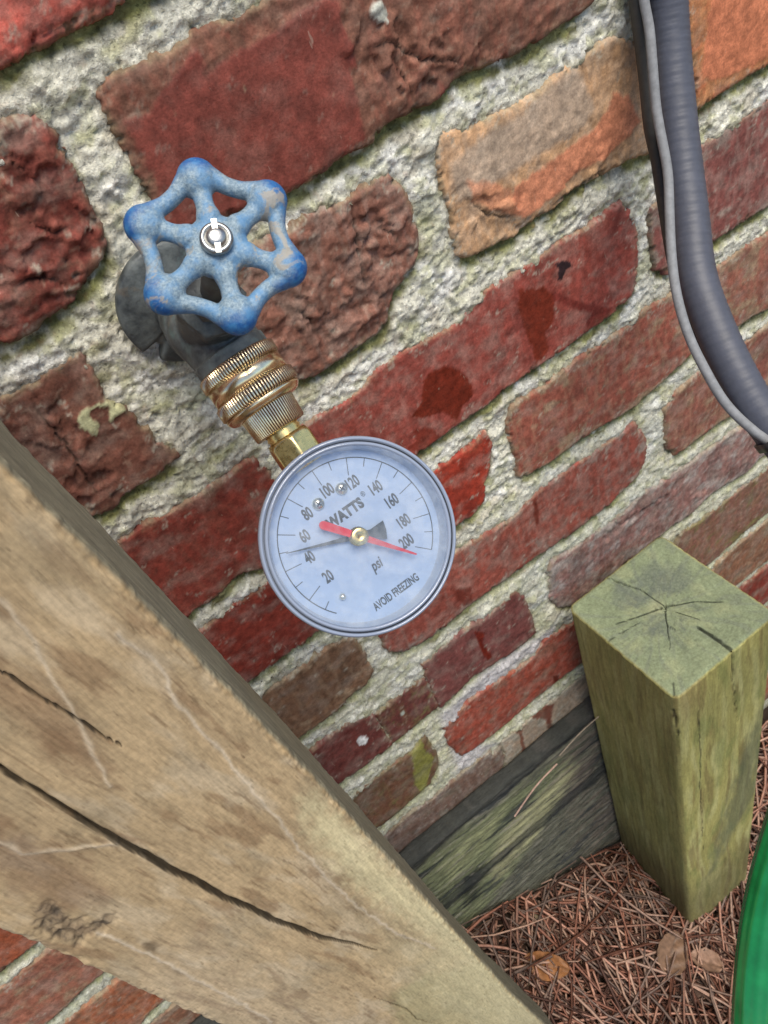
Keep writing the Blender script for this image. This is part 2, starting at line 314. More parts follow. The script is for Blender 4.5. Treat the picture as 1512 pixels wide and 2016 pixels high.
PATCH={
'spot1':[(131.0,-241.6),(137.1,-239.3),(145.4,-240.6),(153.8,-249.6),(158.0,-262.9),(155.4,-268.1),(149.0,-270.7),(142.5,-276.9),(137.4,-267.0),(130.3,-264.3),(125.5,-261.9),(118.4,-256.6),(127.7,-251.7)],
'spot1b':[(117.6,-265.6),(126.7,-268.8),(130.3,-279.0),(124.4,-283.3),(116.0,-280.6),(109.5,-273.0),(116.5,-272.2)],
'spot2':[(198.0,-226.5),(212.7,-234.3),(218.4,-242.0),(218.2,-249.5),(215.3,-258.8),(209.3,-260.8),(209.9,-274.1),(199.4,-276.7),(199.3,-264.7),(196.0,-246.6),(195.0,-235.1)],
'spot3':[(218.2,-239.7),(233.1,-256.4),(257.5,-274.9),(250.1,-281.0),(238.5,-279.6),(236.9,-272.6),(241.4,-268.4),(232.4,-260.5),(217.7,-245.9)],
'white1':[(1.2,-467.8),(4.3,-465.3),(8.0,-468.9),(8.5,-474.3),(5.7,-477.3),(1.0,-473.8)],
'white2':[(35.7,-473.9),(38.3,-472.8),(39.5,-475.8),(37.5,-477.7)],
'olive':[(25.1,-540.7),(28.0,-527.5),(28.7,-511.7),(41.2,-515.6),(38.0,-530.5),(41.4,-549.9),(35.1,-564.7),(19.3,-588.1),(18.1,-566.7)],
'lich1':[(-15.0,-158.3),(-12.0,-156.5),(-6.4,-157.4),(-0.5,-159.0),(4.2,-162.8),(2.1,-166.8),(-2.0,-166.5),(-5.8,-167.5),(-2.4,-160.8),(-6.8,-158.0),(-10.7,-159.3),(-10.2,-163.3),(-9.4,-165.7),(-13.4,-169.7),(-14.6,-165.5),(-16.4,-162.3)],
'orange1':[(205.2,-175.6),(222.2,-174.9),(239.6,-173.5),(257.2,-172.0),(264.3,-168.0),(269.4,-161.6),(279.8,-167.9),(285.3,-182.0),(278.1,-185.4),(268.8,-186.9),(261.6,-189.5),(243.9,-187.6),(230.0,-191.0),(208.8,-192.8),(202.5,-187.2)],
'orange1b':[(181.7,-160.0),(193.2,-166.6),(204.6,-175.5),(203.1,-188.9),(190.2,-178.1),(181.9,-169.8)],
'orange2':[(333.2,-147.6),(373.2,-148.0),(376.4,-191.1),(353.2,-188.5),(335.0,-185.5),(327.2,-178.3),(330.8,-159.9)],
'grey1':[(234.8,-141.5),(250.9,-142.7),(258.4,-162.9),(252.3,-168.1),(239.4,-168.4),(204.7,-168.6),(174.8,-167.2),(175.2,-148.9),(200.1,-146.4),(219.8,-146.6)],
'blob1':[(156.9,-81.8),(159.8,-79.2),(163.5,-80.5),(164.1,-84.2),(163.2,-87.3),(159.6,-86.2)],
'smooth1b':[(71.4,-73.3),(91.4,-64.7),(89.2,-74.5),(98.5,-72.7),(115.3,-73.1),(138.5,-70.2),(147.1,-73.7),(145.4,-80.5),(146.7,-88.9),(145.9,-95.8),(142.9,-95.4),(140.9,-109.7),(140.4,-120.6),(120.5,-123.3),(100.7,-123.8),(80.5,-125.9),(61.5,-117.7),(50.3,-115.7),(56.8,-95.0),(56.4,-74.9),(65.8,-75.9)],
'drip1':[(180.5,-370.6),(180.3,-381.8),(177.4,-396.2),(175.0,-394.0),(177.2,-372.6)],
'drip2':[(108.7,-448.2),(115.8,-458.1),(111.4,-466.3),(114.6,-490.4),(110.0,-489.7),(108.0,-473.6)],
'drip3':[(104.1,-394.1),(117.4,-405.7),(114.9,-420.2),(108.1,-419.0),(104.1,-403.4)],
'drip4':[(156.5,-567.5),(162.7,-572.4),(161.5,-579.1),(156.3,-578.1)],
'drip5':[(104.5,-460.0),(114.4,-465.8),(112.6,-485.6),(103.6,-489.2),(102.2,-477.0)],
'stain':[(222.6,-226.6),(226.7,-226.6),(232.3,-230.7),(232.6,-233.6),(228.4,-233.0),(225.2,-237.3),(222.2,-236.2),(224.0,-230.4)],
'flake1':[(124.4,-591.3),(139.6,-596.6),(151.9,-609.5),(144.9,-627.4),(144.7,-649.2),(138.6,-650.6),(140.3,-621.4),(127.4,-602.7),(121.0,-598.6)],
'flake2':[(109.3,-594.7),(117.6,-606.0),(114.8,-627.1),(114.9,-653.4),(108.9,-654.8),(112.9,-615.0)],
'white_ledge':[(56.1,-533.5),(67.0,-518.4),(88.8,-520.4),(120.5,-524.0),(129.7,-527.5),(88.3,-522.4),(71.6,-524.4)],
}
SPLIT={
'1b':[[(151.3,-92.3),(162.6,-94.2),(168.9,-101.1),(174.8,-106.1),(186.3,-110.7),(196.2,-117.7)],[(162.1,-99.1),(163.6,-105.4),(165.5,-111.1),(166.4,-117.5)]],
'2a':[[(-23.9,-141.4),(-25.2,-148.0),(-24.5,-158.8),(-25.2,-174.0),(-26.2,-182.2),(-27.3,-192.3)]],
'2b':[[(126.2,-140.5),(123.9,-149.7),(121.5,-162.8),(118.9,-176.8),(118.0,-184.3)],[(133.2,-157.1),(138.6,-161.3),(141.0,-166.4)],[(86.0,-167.3),(87.9,-175.1),(90.7,-181.0)]],
'2c':[[(181.9,-169.8),(189.4,-181.5),(203.1,-188.9)],[(225.9,-195.7),(247.5,-195.1),(264.5,-194.4)]],
'1a':[[(16.6,-65.9),(19.4,-72.5),(24.0,-71.3)],[(12.1,-88.6),(17.4,-95.4),(25.2,-95.8)],[(-5.3,-102.4),(5.3,-104.6),(10.6,-111.9)]],
'6d':[[(233.3,-456.3),(258.3,-455.5),(283.3,-462.9)]],
}
PITCH = 76.2; Z0 = 30.7           # course pitch, and the bed line under course 0
EXT = {'0a': (-60, 150, -43.5, 22), '1a': (-172, 10, -118, -62), '1b': (70, 264, -118, -64), '2a': (-200, -10, -198, -140), '2d': (325, 540, -194, -140),
 '3a': (-160, 20, -278, -224), '3c': (300, 500, -277, -217), '4a': (-160, 30, -350, -298), '4b': (80, 120, -346, -302), '4d': (345, 540, -354, -300), '5a': (-180, 10, -425, -372),
 '5c': (300, 500, -428, -372), '6a': (-180, 0, -497, -447), '7a': (-168, 20, -580, -524), '7c': (300, 500, -584, -524), '8a': (-175, 84, -656, -604),
 '8b': (96, 300, -656, -604), '8c': (330, 520, -656, -602), 'l6': (-390, -205, -428, -372), 'l7': (-390, -190, -500, -443), 'l8': (-330, -185, -583, -520), 'l9': (-390, -190, -656, -600)}
RED, DRED, BRN, ORG, PUR = (.235, .055, .036), (.17, .032, .022), (.175, .083, .056), (.50, .155, .065), (.19, .07, .06)
TAN, GRY, OLV, PNK = (.30, .21, .13), (.27, .21, .17), (.16, .14, .055), (.33, .14, .11)
# key: base colour, patina colour, patina cover, roughness of the broken face (mm), tilt x, tilt z, proudness (mm)
STY = {'0a': ((.42, .10, .075), PNK, .35, .9, 0, 0, 4), '1a': ((.17, .045, .033), BRN, .4, 1.7, 0, 0, 3), '1b': (BRN, RED, .1, 1.1, 0, 0, 2.5), '2a': ((.15, .062, .043), BRN, .4, .8, .02, 0, .5),
 '2b': ((.19, .088, .062), GRY, .18, 2.0, 0, 0, 2.5), '2c': ((.46, .29, .16), (.42, .34, .26), .25, .8, 0, 0, 1.5), '2d': ((.42, .2, .09), ORG, .4, .6, 0, 0, 1.5), '3a': ((.19, .042, .03), BRN, .3, .3, 0, 0, .5),
 '3b': ((.225, .055, .042), PNK, .38, .25, 0, 0, 1), '3c': (PUR, GRY, .45, .5, 0, 0, 1), '4a': ((.18, .033, .022), DRED, .3, .25, 0, 0, .5), '4b': ((.27, .036, .02), DRED, .3, .2, 0, 0, 1),
 '4c': ((.23, .075, .052), TAN, .5, .35, 0, 0, 1), '4d': ((.25, .1, .07), TAN, .6, .5, 0, 0, 1), '5a': ((.15, .085, .05), TAN, .35, .5, 0, 0, .5), '5b': ((.23, .064, .046), GRY, .33, .35, 0, 0, 1),
 '5c': ((.21, .085, .062), TAN, .5, .4, 0, 0, 1), '6a': ((.12, .035, .03), PUR, .3, .2, 0, 0, .5), '6b': ((.12, .04, .034), OLV, .3, .2, 0, 0, .5), '6c': ((.145, .05, .045), PUR, .4, .25, 0, 0, .5),
 '6d': ((.22, .12, .105), (.33, .29, .26), .6, .8, 0, 0, 1), '7a': ((.14, .07, .043), OLV, .35, .3, 0, 0, .3), '7b': ((.25, .058, .037), PNK, .35, .3, 0, 0, 1), '7c': ((.19, .095, .07), OLV, .45, .5, 0, 0, .5),
 '8a': ((.14, .09, .07), (.27, .23, .2), .45, .5, 0, 0, .3), '8b': ((.29, .23, .17), (.36, .33, .27), .6, .6, 0, 0, .3), '8c': ((.2, .1, .06), TAN, .5, .5, 0, 0, .5),
 'l6': ((.26, .075, .035), BRN, .3, .3, 0, 0, 1), 'l7': ((.24, .1, .065), TAN, .5, .4, 0, 0, 1), 'l8': ((.27, .095, .045), TAN, .45, .4, 0, 0, 1), 'l9': ((.2, .1, .06), TAN, .5, .4, 0, 0, 1)}
# marks with a shape of their own: brick key -> (patch, colour, strength, edge mm, thickness mm, roughness change)
MARK = {'3b': [('spot1', (.14, .018, .008), .9, .8, 0, -.5), ('spot1b', (.16, .025, .015), .8, .8, 0, -.4), ('spot2', (.15, .022, .01), .85, .8, 0, -.5), ('spot3', (.15, .025, .02), .75, .8, 0, -.4), ('stain', (.015, .012, .015), .95, .5, .2, 0)],
 '2c': [('grey1', (.44, .34, .25), .8, 2, .1, 0), ('orange1', (.58, .215, .115), .9, 1.0, .3, -.1), ('orange1b', (.58, .23, .12), .7, 1.2, .2, 0)],
 '2d': [('orange2', (.58, .20, .10), .95, .7, .4, -.1)], '1b': [('smooth1b', (.205, .05, .036), .93, .8, .9, -.25), ('blob1', (.5, .5, .42), 1, .8, 1.5, .2)],
 '2a': [('lich1', (.50, .50, .29), .95, .6, .7, .2)], '6a': [('white1', (.75, .75, .72), 1, .4, .3, .1)], '6b': [('white2', (.55, .6, .5), 1, .4, .2, .1)],
 '5b': [('drip1', (.13, .02, .012), .85, .5, 0, -.3), ('drip3', (.14, .025, .016), .7, 1, 0, -.3)], '6c': [('drip2', (.14, .015, .008), .95, .5, 0, -.4)],
 '7a': [('olive', (.25, .25, .06), .9, .6, .3, .1)], '7b': [('drip4', (.1, .015, .008), .9, .6, 0, -.3)], '8b': [('flake1', (.17, .045, .028), .9, .8, -.5, -.1), ('flake2', (.17, .06, .035), .9, .8, -.4, 0)]}

def rect(x0, x1, z0, z1): return [(x0, z1), (x1, z1), (x1, z0), (x0, z0)]
wall_bricks = []                  # (key or None, list of polygons, style, resolution mm)
row_ext = {}
for k, pl in BRICK_OUTLINE.items():
    pl = [(x, max(z, -657.)) for x, z in pl]
    polys = [pl]+([rect(*EXT[k])] if k in EXT else [])
    xs = [p[0] for q in polys for p in q]; zs = [p[1] for q in polys for p in q]
    row = int(math.floor((Z0-(min(zs)+max(zs))/2)/PITCH))
    if k == '0a': row = 0
    row_ext.setdefault(row, []).append((min(xs), max(xs)))
    res = 1.0 if max(zs) > -360 else 1.5
    if k[0] == 'l': res = 1.6
    wall_bricks.append((k, polys, STY[k], res))
rr = random.Random(5)
for row in range(-6, 13):
    zb = Z0-PITCH*(row+1); x = -760+(row % 2)*108+rr.uniform(-8, 8); xs = sorted(row_ext.get(row, [])); lim = 1130
    while x < lim:
        x1 = x+rr.uniform(203, 212)
        for a, b in xs:                                  # keep clear of the bricks already set in this course
            if x1 > a-8 and x < b+8:
                if x < a-45: x1 = a-12
                else: x = b+12; x1 = x+rr.uniform(190, 212)
        for a, b in xs:
            if x < a < x1+8: x1 = a-12
        if x1-x > 28:
            st = rr.choice([(RED, PNK, .3), (BRN, TAN, .4), (DRED, BRN, .3), (PUR, GRY, .4), ((.33, .12, .06), TAN, .4)])
            near = -260 < x < 520 and -760 < zb < 0
            wall_bricks.append((None, [rect(x, x1, zb+2, zb+rr.uniform(62, 66))], st+(rr.uniform(.2, 1.0), 0, 0, rr.uniform(0, 2)), 2.2 if near else 4.5))
        x = x1+rr.uniform(9, 14)

def edge_noise(X, Z):
    chip = 4.2*np.clip(fbm(X/7.5, Z/6., 3, 77)-.22, 0, 1)+2.5*np.clip(fbm(X/3., Z/2.6, 2, 78)-.35, 0, 1)
    return 1.6+fbm(X/9, Z/9, 3, 1)*1.1+fbm(X/1.7, Z/1.7, 3, 2)*1.2+fbm(X/26, Z/26, 2, 3)*.7-chip*1.5
def brick_sd(polys, X, Z):
    s = None
    for q in polys:
        d = poly_sd(X, Z, q); s = d if s is None else np.maximum(s, d)
    return s
M_BRICK = mat_brick(); M_MORTAR = mat_mortar()
wall = empty('brick_wall', loc=(0, 0, 0))
tag(wall, 'old red brick wall with thick pale sandy mortar joints, behind the tap', 'brick wall')
for bi, (key, polys, st, res) in enumerate(wall_bricks):
    base, pat, cover, rough, tx, tz, proud = st
    xs = [p[0] for q in polys for p in q]; zs = [p[1] for q in polys for p in q]
    nx = int((max(xs)-min(xs)+9)/res)+1; nz = int((max(zs)-min(zs)+9)/res)+1
    gx = np.linspace(min(xs)-4.5, max(xs)+4.5, nx); gz = np.linspace(min(zs)-4.5, max(zs)+4.5, nz)
    X, Z = [a.ravel() for a in np.meshgrid(gx, gz, indexing='ij')]
    s0 = brick_sd(polys, X, Z); s = s0+edge_noise(X, Z)*(.7 if key else .9)-(0 if key else 1.5)
    sd = bi*1.7
    ins = np.clip(s, 0, 50)
    hgt = proud*.5*(1-np.exp(-ins/(.6 if rough < .7 else 1.2)))+.3+np.where(s < 0, s*3.2, 0)+fbm(X/45, Z/45, 2, sd)*.9
    rg = rough*(.6 if rough > .7 else .35)*(.45+.9*sstep(-.2, .6, fbm(X/30, Z/30, 2, sd+3)))
    rockf = ridge(X/22, Z/13, 4, sd)
    hgt = hgt+sstep(0, 3, s)*(rg*(rockf-.55)*1.6+rg*.8*fbm(X/5, Z/5, 4, sd))
    if rough > 1.0: hgt = hgt+sstep(0, 4, s)*rough*.6*np.round(fbm(X/18, Z/11, 3, sd+5)*2.2)/2.2
    hgt = hgt+.10*fbm(X/2.6, Z/2.6, 3, sd+1)
    # colour
    c = np.repeat(np.asarray(base, float)[None]*[1.18, 1.1, 1.05], len(X), 0)*(1+.22*fbm(X/25, Z/25, 4, sd+6))[:, None]
    pm = fbm(X/16, Z/11, 5, sd+7)*.8+.35*np.exp(-ins/9)
    m = sstep(.62-cover, .95-cover*.8, pm+.2*fbm(X/2.5, Z/2.5, 3, sd+8))
    c = mixc(c, pat, m*.9)
    c = c*(1+.28*fbm(X/4.5, Z/3.2, 4, sd+17))[:, None]
    m = sstep(.28, .55, fbm(X/34, Z/20, 3, sd+9)); c = mixc(c, np.asarray(base)*.62, m*.55)
    stre = sstep(.5, .75, ridge(X/(7+3*rr.random()), Z/40, 3, sd+11)); c = mixc(c, np.asarray(pat)*1.15, stre*.22)
    if rough > .7:                                                 # broken faces show dusty crests and dark pits
        c = c*(1+.5*(rockf-.55))[:, None]; c = mixc(c, (.34, .24, .17), sstep(.25, .6, fbm(X/6, Z/3, 4, sd+13))*.35)
    r = np.clip(.55+.35*m+.12*fbm(X/10, Z/10, 3, sd+12)+(.2 if rough > .7 else 0), 0, 1)
    mka = np.zeros(len(X))
    for (pn, pc, stg, ew, th, dr) in MARK.get(key, []):
        q = poly_sd(X, Z, PATCH[pn]); sm = min(1., max(.02, (q.max()-1.5)/5.)); q = q+(fbm(X/5, Z/5, 4, 40+len(pn))*1.5+fbm(X/1.6, Z/1.6, 2, 50)*.5)*sm; ew = ew*max(sm, .4)
        mk = sstep(-ew, ew, q)
        mka = np.maximum(mka, mk*(pn != 'smooth1b'))
        pc2 = np.asarray(pc)[None]*(1+.18*fbm(X/9, Z/9, 4, 60))[:, None]
        c = c*(1-mk*stg)[:, None]+pc2*(mk*stg)[:, None]
        if pn == 'smooth1b':                                       # the unbroken skin of the brick stands proud and flat
            hgt = hgt*(1-mk)+(proud*.5+.9+.25*fbm(X/14, Z/14, 3, 61))*mk*sstep(-1, 2.5, s)+np.where(s < 0, s*3.2, 0)*mk
            scr = np.maximum(sstep(.90, .99, ridge(X/11, Z/30, 3, 63)), .8*sstep(.93, .99, ridge(X/24, Z/8, 3, 65)))*sstep(-.15, .2, fbm(X/14, Z/14, 3, 64)); c = mixc(c, (.36, .24, .15), mk*scr*.75)
            c = c*(1+mk*.25*fbm(X/11, Z/16, 4, 66))[:, None]
        else: hgt = hgt+mk*th
        r = np.clip(r+mk*dr, 0, 1)
    for ln in SPLIT.get(key, []):                                  # splits and stepped flakes in the broken faces
        d, t = line_d(X+1.2*fbm(X/4, Z/4, 3, 95), Z+1.2*fbm(X/4, Z/4, 3, 96), ln); side = sstep(0, 4, d)*sstep(14, 4, d)
        cut = sstep(.8, .25, d)*np.sin(np.pi*np.clip(t, .03, .97))**.4
        hgt = hgt-cut*1.5+.9*side*np.sign(fbm(X/12, Z/12, 2, 97)); c = c*(1-.75*cut)[:, None]
    c = mixc(c, np.asarray(base)*.45+[.22, .185, .15], sstep(-.15, .55, fbm(X/17, Z/12, 5, sd+31)+.12*fbm(X/1.4, Z/1.4, 2, 32))*(.42 if key != '1b' else .15)*(1-mka))
    # lime bloom and mortar smears on the face
    sm_ = sstep(.36, .52, fbm(X/10, Z/7, 5, sd+21)+.45*np.exp(-ins/5)-.08)*(.75 if key != '1b' else .25); c = mixc(c, (.40, .37, .29), sm_*sstep(-.3, .3, fbm(X/1.5, Z/1.5, 3, 22))*.8*(1-mka))
    # earthy, slightly green rim where the face rounds into the joint
    rim = np.exp(-ins/(.7+1.3*np.clip(fbm(X/11, Z/11, 3, 79)+.3, 0, 1.5)))*.6; c = mixc(c, (.26, .22, .13), rim*sstep(-.35, .25, fbm(X/8, Z/8, 3, 81)))
    if min(zs) < -560: c = mixc(c, (.19, .18, .13), sstep(.0, .5, fbm(X/20, Z/14, 4, 71))*.35)
    keep = s > -2.6; faces = grid_faces(nx, nz)
    faces = faces[keep[faces].any(1)]
    used = np.zeros(len(X), bool); used[faces.ravel()] = True; idx = np.cumsum(used)-1
    V = np.stack([X, -hgt, Z], 1)[used]/1000.
    mesh_np('brick', V, idx[faces], M_BRICK, wall, True, c[used], r[used])

def mortar_part(x0, x1, z0, z1, res, skip=None):
    nx = int((x1-x0)/res)+1; nz = int((z1-z0)/res)+1
    X, Z = [a.ravel() for a in np.meshgrid(np.linspace(x0, x1, nx), np.linspace(z0, z1, nz), indexing='ij')]
    s = np.full(X.shape, -60.); su = np.full(X.shape, -60.)
    for key, polys, st, rs in wall_bricks:
        bx0 = min(p[0] for q in polys for p in q)-14; bx1 = max(p[0] for q in polys for p in q)+14
        bz0 = min(p[1] for q in polys for p in q)-14; bz1 = max(p[1] for q in polys for p in q)+14
        mk = (X > bx0) & (X < bx1) & (Z > bz0) & (Z < bz1)
        if not mk.any(): continue
        s[mk] = np.maximum(s[mk], brick_sd(polys, X[mk], Z[mk])+edge_noise(X[mk], Z[mk])*(.7 if key else .9)-(0 if key else 1.5))
        if res < 4: su[mk] = np.maximum(su[mk], brick_sd(polys, X[mk], Z[mk]+8.5))
    su = su+1.2*fbm(X/7, Z/7, 3, 91)
    v = np.mod(Z0-Z, PITCH)                                        # mm below the last bed line
    wav = fbm(X/30, Z/60, 3, 5)*3.0
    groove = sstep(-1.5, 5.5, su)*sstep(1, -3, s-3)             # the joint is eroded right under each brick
    prox = np.exp(np.clip(s, -40, 0)/5.)
    hg = -.9+fbm(X/28, Z/28, 4, 6)*2.0+fbm(X/8, Z/8, 4, 7)*1.1+fbm(X/2.6, Z/2.6, 3, 8)*.7+.9*np.round(1.8*fbm(X/15, Z/9, 3, 83))/1.8-groove*(2.6+1.5*fbm(X/12, Z/12, 2, 12))-prox*.3
    cl_ = fbm(X/4.5, Z/3.6, 3, 84); hg = hg+.5*sstep(-.08, .14, cl_)-.8*sstep(.0, .12, ridge(X/14, Z/9, 3, 85)-.93)
    lump = sstep(.25, .5, fbm(X/13, Z/13, 3, 9)); hg = hg+lump*1.0
    pits = sstep(.42, .6, fbm(X/3.4, Z/3.4, 2, 10)); hg = hg-pits*1.1
    hg = hg+1.8*np.exp(-((np.hypot(X-42, Z+140)-27)/3.2)**2)*sstep(-130, -150, Z)
    hg = np.where(s > 3, -3, hg)
    base = np.array([.66, .64, .53]); c = np.repeat(base[None], len(X), 0)
    c = c*(1+.22*fbm(X/18, Z/18, 4, 14))[:, None]
    c = mixc(c, (.80, .79, .735), sstep(-.05, .4, fbm(X/40, Z/25, 3, 15))*.7)
    c = mixc(c, (.42, .36, .26), sstep(.2, .5, fbm(X/22, Z/16, 3, 16))*.45)
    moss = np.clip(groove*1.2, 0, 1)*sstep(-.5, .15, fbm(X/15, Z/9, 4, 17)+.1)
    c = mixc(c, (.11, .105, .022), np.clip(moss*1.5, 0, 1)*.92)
    c = mixc(c, (.36, .36, .13), sstep(.05, .4, fbm(X/12, Z/8, 4, 23)+.25*np.clip(groove, 0, 1))*.45)
    gm = sstep(.1, .5, fbm(X/26, Z/18, 4, 18)); c = mixc(c, (.34, .34, .15), gm*.5)
    low = sstep(-250, -620, Z); c = mixc(c, (.44, .45, .31), low*(.35+.5*sstep(-.1, .4, fbm(X/16, Z/11, 4, 19))))
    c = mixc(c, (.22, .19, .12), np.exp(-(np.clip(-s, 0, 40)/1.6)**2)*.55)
    wl = sstep(-6, 3, poly_sd(X, Z, [(55, -600), (62, -512), (100, -505), (170, -512), (165, -522), (95, -522), (66, -545), (70, -580), (90, -600)]))
    c = mixc(c, (.55, .52, .55), wl*.75)                            # pale patch by the lowest bricks
    c = c*(1-.20*sstep(.02, -.3, cl_))[:, None]; rust = sstep(.5, .62, fbm(X/5, Z/5, 3, 20)); c = mixc(c, (.22, .09, .05), rust*.25)
    keep = s < 2.5; faces = grid_faces(nx, nz); faces = faces[keep[faces].any(1)]
    if skip is not None:
        a = skip; cx = X[faces].mean(1); cz = Z[faces].mean(1); faces = faces[~((cx > a[0]) & (cx < a[1]) & (cz > a[2]) & (cz < a[3]))]
    used = np.zeros(len(X), bool); used[faces.ravel()] = True; idx = np.cumsum(used)-1
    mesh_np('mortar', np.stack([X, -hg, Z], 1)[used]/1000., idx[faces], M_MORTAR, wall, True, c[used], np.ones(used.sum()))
mortar_part(-60, 430, -360, 10, 1.0)
mortar_part(-60, 430, -660, -360, 1.5)
mortar_part(-330, -60, -680, 10, 1.8)
mortar_part(-760, 1120, -980, 490, 6.0, (-329, 429, -659, 9))

# ------------------------------------------------------------------ ground
def ground_z(x, y): return -.850-.66*np.clip(x, -.1, .21)-.42*np.clip(-.03-y, 0, .12)+.006*fbm(x*14, y*14, 3, 3)
g1 = np.concatenate([-np.geomspace(40, .61, 26), np.linspace(-.6, 1.0, 160), np.geomspace(1.02, 40, 26)])
g2 = np.concatenate([-np.geomspace(40, .71, 30), np.linspace(-.7, .06, 90)])
GX, GY = [a.ravel() for a in np.meshgrid(g1, g2, indexing='ij')]
GZ = ground_z(GX, GY)+.004*fbm(GX*60, GY*60, 3, 4)*(np.hypot(GX, GY) < 2)
soil = mat_vcol('dark_soil', .95, 260, .8)
gc = np.repeat(np.array([[.045, .03, .02]]), len(GX), 0)*(1+.5*fbm(GX*40, GY*40, 4, 5))[:, None]
gc = mixc(gc, (.15, .09, .055), sstep(.35, .9, np.hypot(GX-.15, GY+.2)))
tag(mesh_np('ground', np.stack([GX, GY, GZ], 1), grid_faces(len(g1), len(g2)), soil, None, True, gc), kind='structure')

# ------------------------------------------------------------------ sawn timber: rounded rectangular section swept up z, every face a height field
def timber(name, cx, cy, hx, hy, rad, z0, z1, rx, rz, disp, colf, mat, parent, top=True, topdisp=None, topcol=None, axis='z', lean=None, back=1., zgrid=None):
    pts = []; nrm = []
    def side(a, b, n):
        nonlocal rx
        L = math.hypot(b[0]-a[0], b[1]-a[1]); k = max(2, int(L/rx))
        for i in range(k): pts.append((a[0]+(b[0]-a[0])*i/k, a[1]+(b[1]-a[1])*i/k)); nrm.append(n)
    def arc(c, a0):
        nonlocal rx
        k = max(4, int(rad*1.57/rx))
        for i in range(k): a = a0+i/k*math.pi/2; pts.append((c[0]+rad*math.cos(a), c[1]+rad*math.sin(a))); nrm.append((math.cos(a), math.sin(a)))
    side((-hx+rad, -hy), (hx-rad, -hy), (0, -1)); arc((hx-rad, -hy+rad), -math.pi/2)
    side((hx, -hy+rad), (hx, hy-rad), (1, 0)); arc((hx-rad, hy-rad), 0)
    rx0 = rx; rx = rx*back
    side((hx-rad, hy), (-hx+rad, hy), (0, 1)); arc((-hx+rad, hy-rad), math.pi/2)
    side((-hx, hy-rad), (-hx, -hy+rad), (-1, 0)); rx = rx0; arc((-hx+rad, -hy+rad), math.pi)
    P = np.array(pts); N = np.array(nrm); nu = len(P); zz = np.linspace(z0, z1, int((z1-z0)/rz)+2) if zgrid is None else zgrid; nv = len(zz)
    X = np.repeat(P[:, 0], nv)+cx; Y = np.repeat(P[:, 1], nv)+cy; NX = np.repeat(N[:, 0], nv); NY = np.repeat(N[:, 1], nv); Zg = np.tile(zz, nu)
    d = disp(X, Y, Zg, NX, NY); c = colf(X, Y, Zg, NX, NY)
    V = np.stack([X+NX*d, Y+NY*d, Zg], 1)
    F = grid_faces(nu, nv, True)
    if top:
        K = int(min(hx, hy)/max(rx, .001)*.9); ring0 = (np.arange(nu)*nv+nv-1)
        Vt = []; base = len(V)
        for j in range(1, K+1):
            f = 1-j/K
            Vt.append(np.stack([P[:, 0]*f+cx, P[:, 1]*f+cy, np.full(nu, z1)], 1))
        Vt = np.vstack(Vt); ztop = topdisp(Vt[:, 0], Vt[:, 1]) if topdisp else np.zeros(len(Vt))
        Vt[:, 2] += ztop+.0012*sstep(0, 1, np.repeat(np.arange(1, K+1), nu)/2.)
        ct = topcol(Vt[:, 0], Vt[:, 1]) if topcol else np.repeat(c[:1], len(Vt), 0)
        a = np.arange(nu); b = (a+1) % nu; FF = [np.stack([ring0[a], ring0[b], base+b, base+a], 1)]
        for j in range(K-1): FF.append(np.stack([base+j*nu+a, base+j*nu+b, base+(j+1)*nu+b, base+(j+1)*nu+a], 1))
        F = np.vstack([F]+FF); V = np.vstack([V, Vt]); c = np.vstack([c, ct])
    if lean is not None: V = lean(V)
    if axis == 'x': V = V[:, [2, 1, 0]]*[1, 1, 1]; F = F[:, ::-1]
    return mesh_np(name, V, F, mat, parent, True, c)
def crack(px, py, line, w, depth, taper=True, wob=.4):
    """dark split: returns (mask, depth)"""
    d, t = line_d(px+wob*(fbm(px/17, py/17, 2, 21)+.12*fbm(px/2.5, py/9, 2, 24)), py+wob*fbm(px/17, py/17, 2, 22), line)
    ww = w*(np.sin(np.pi*np.clip(t, 0.02, .98))**.5 if taper is True else (1-t*.9) if taper == 'end' else 1)
    return sstep(ww, ww*.2, d)*depth, sstep(ww*1.3, ww*.85, d)

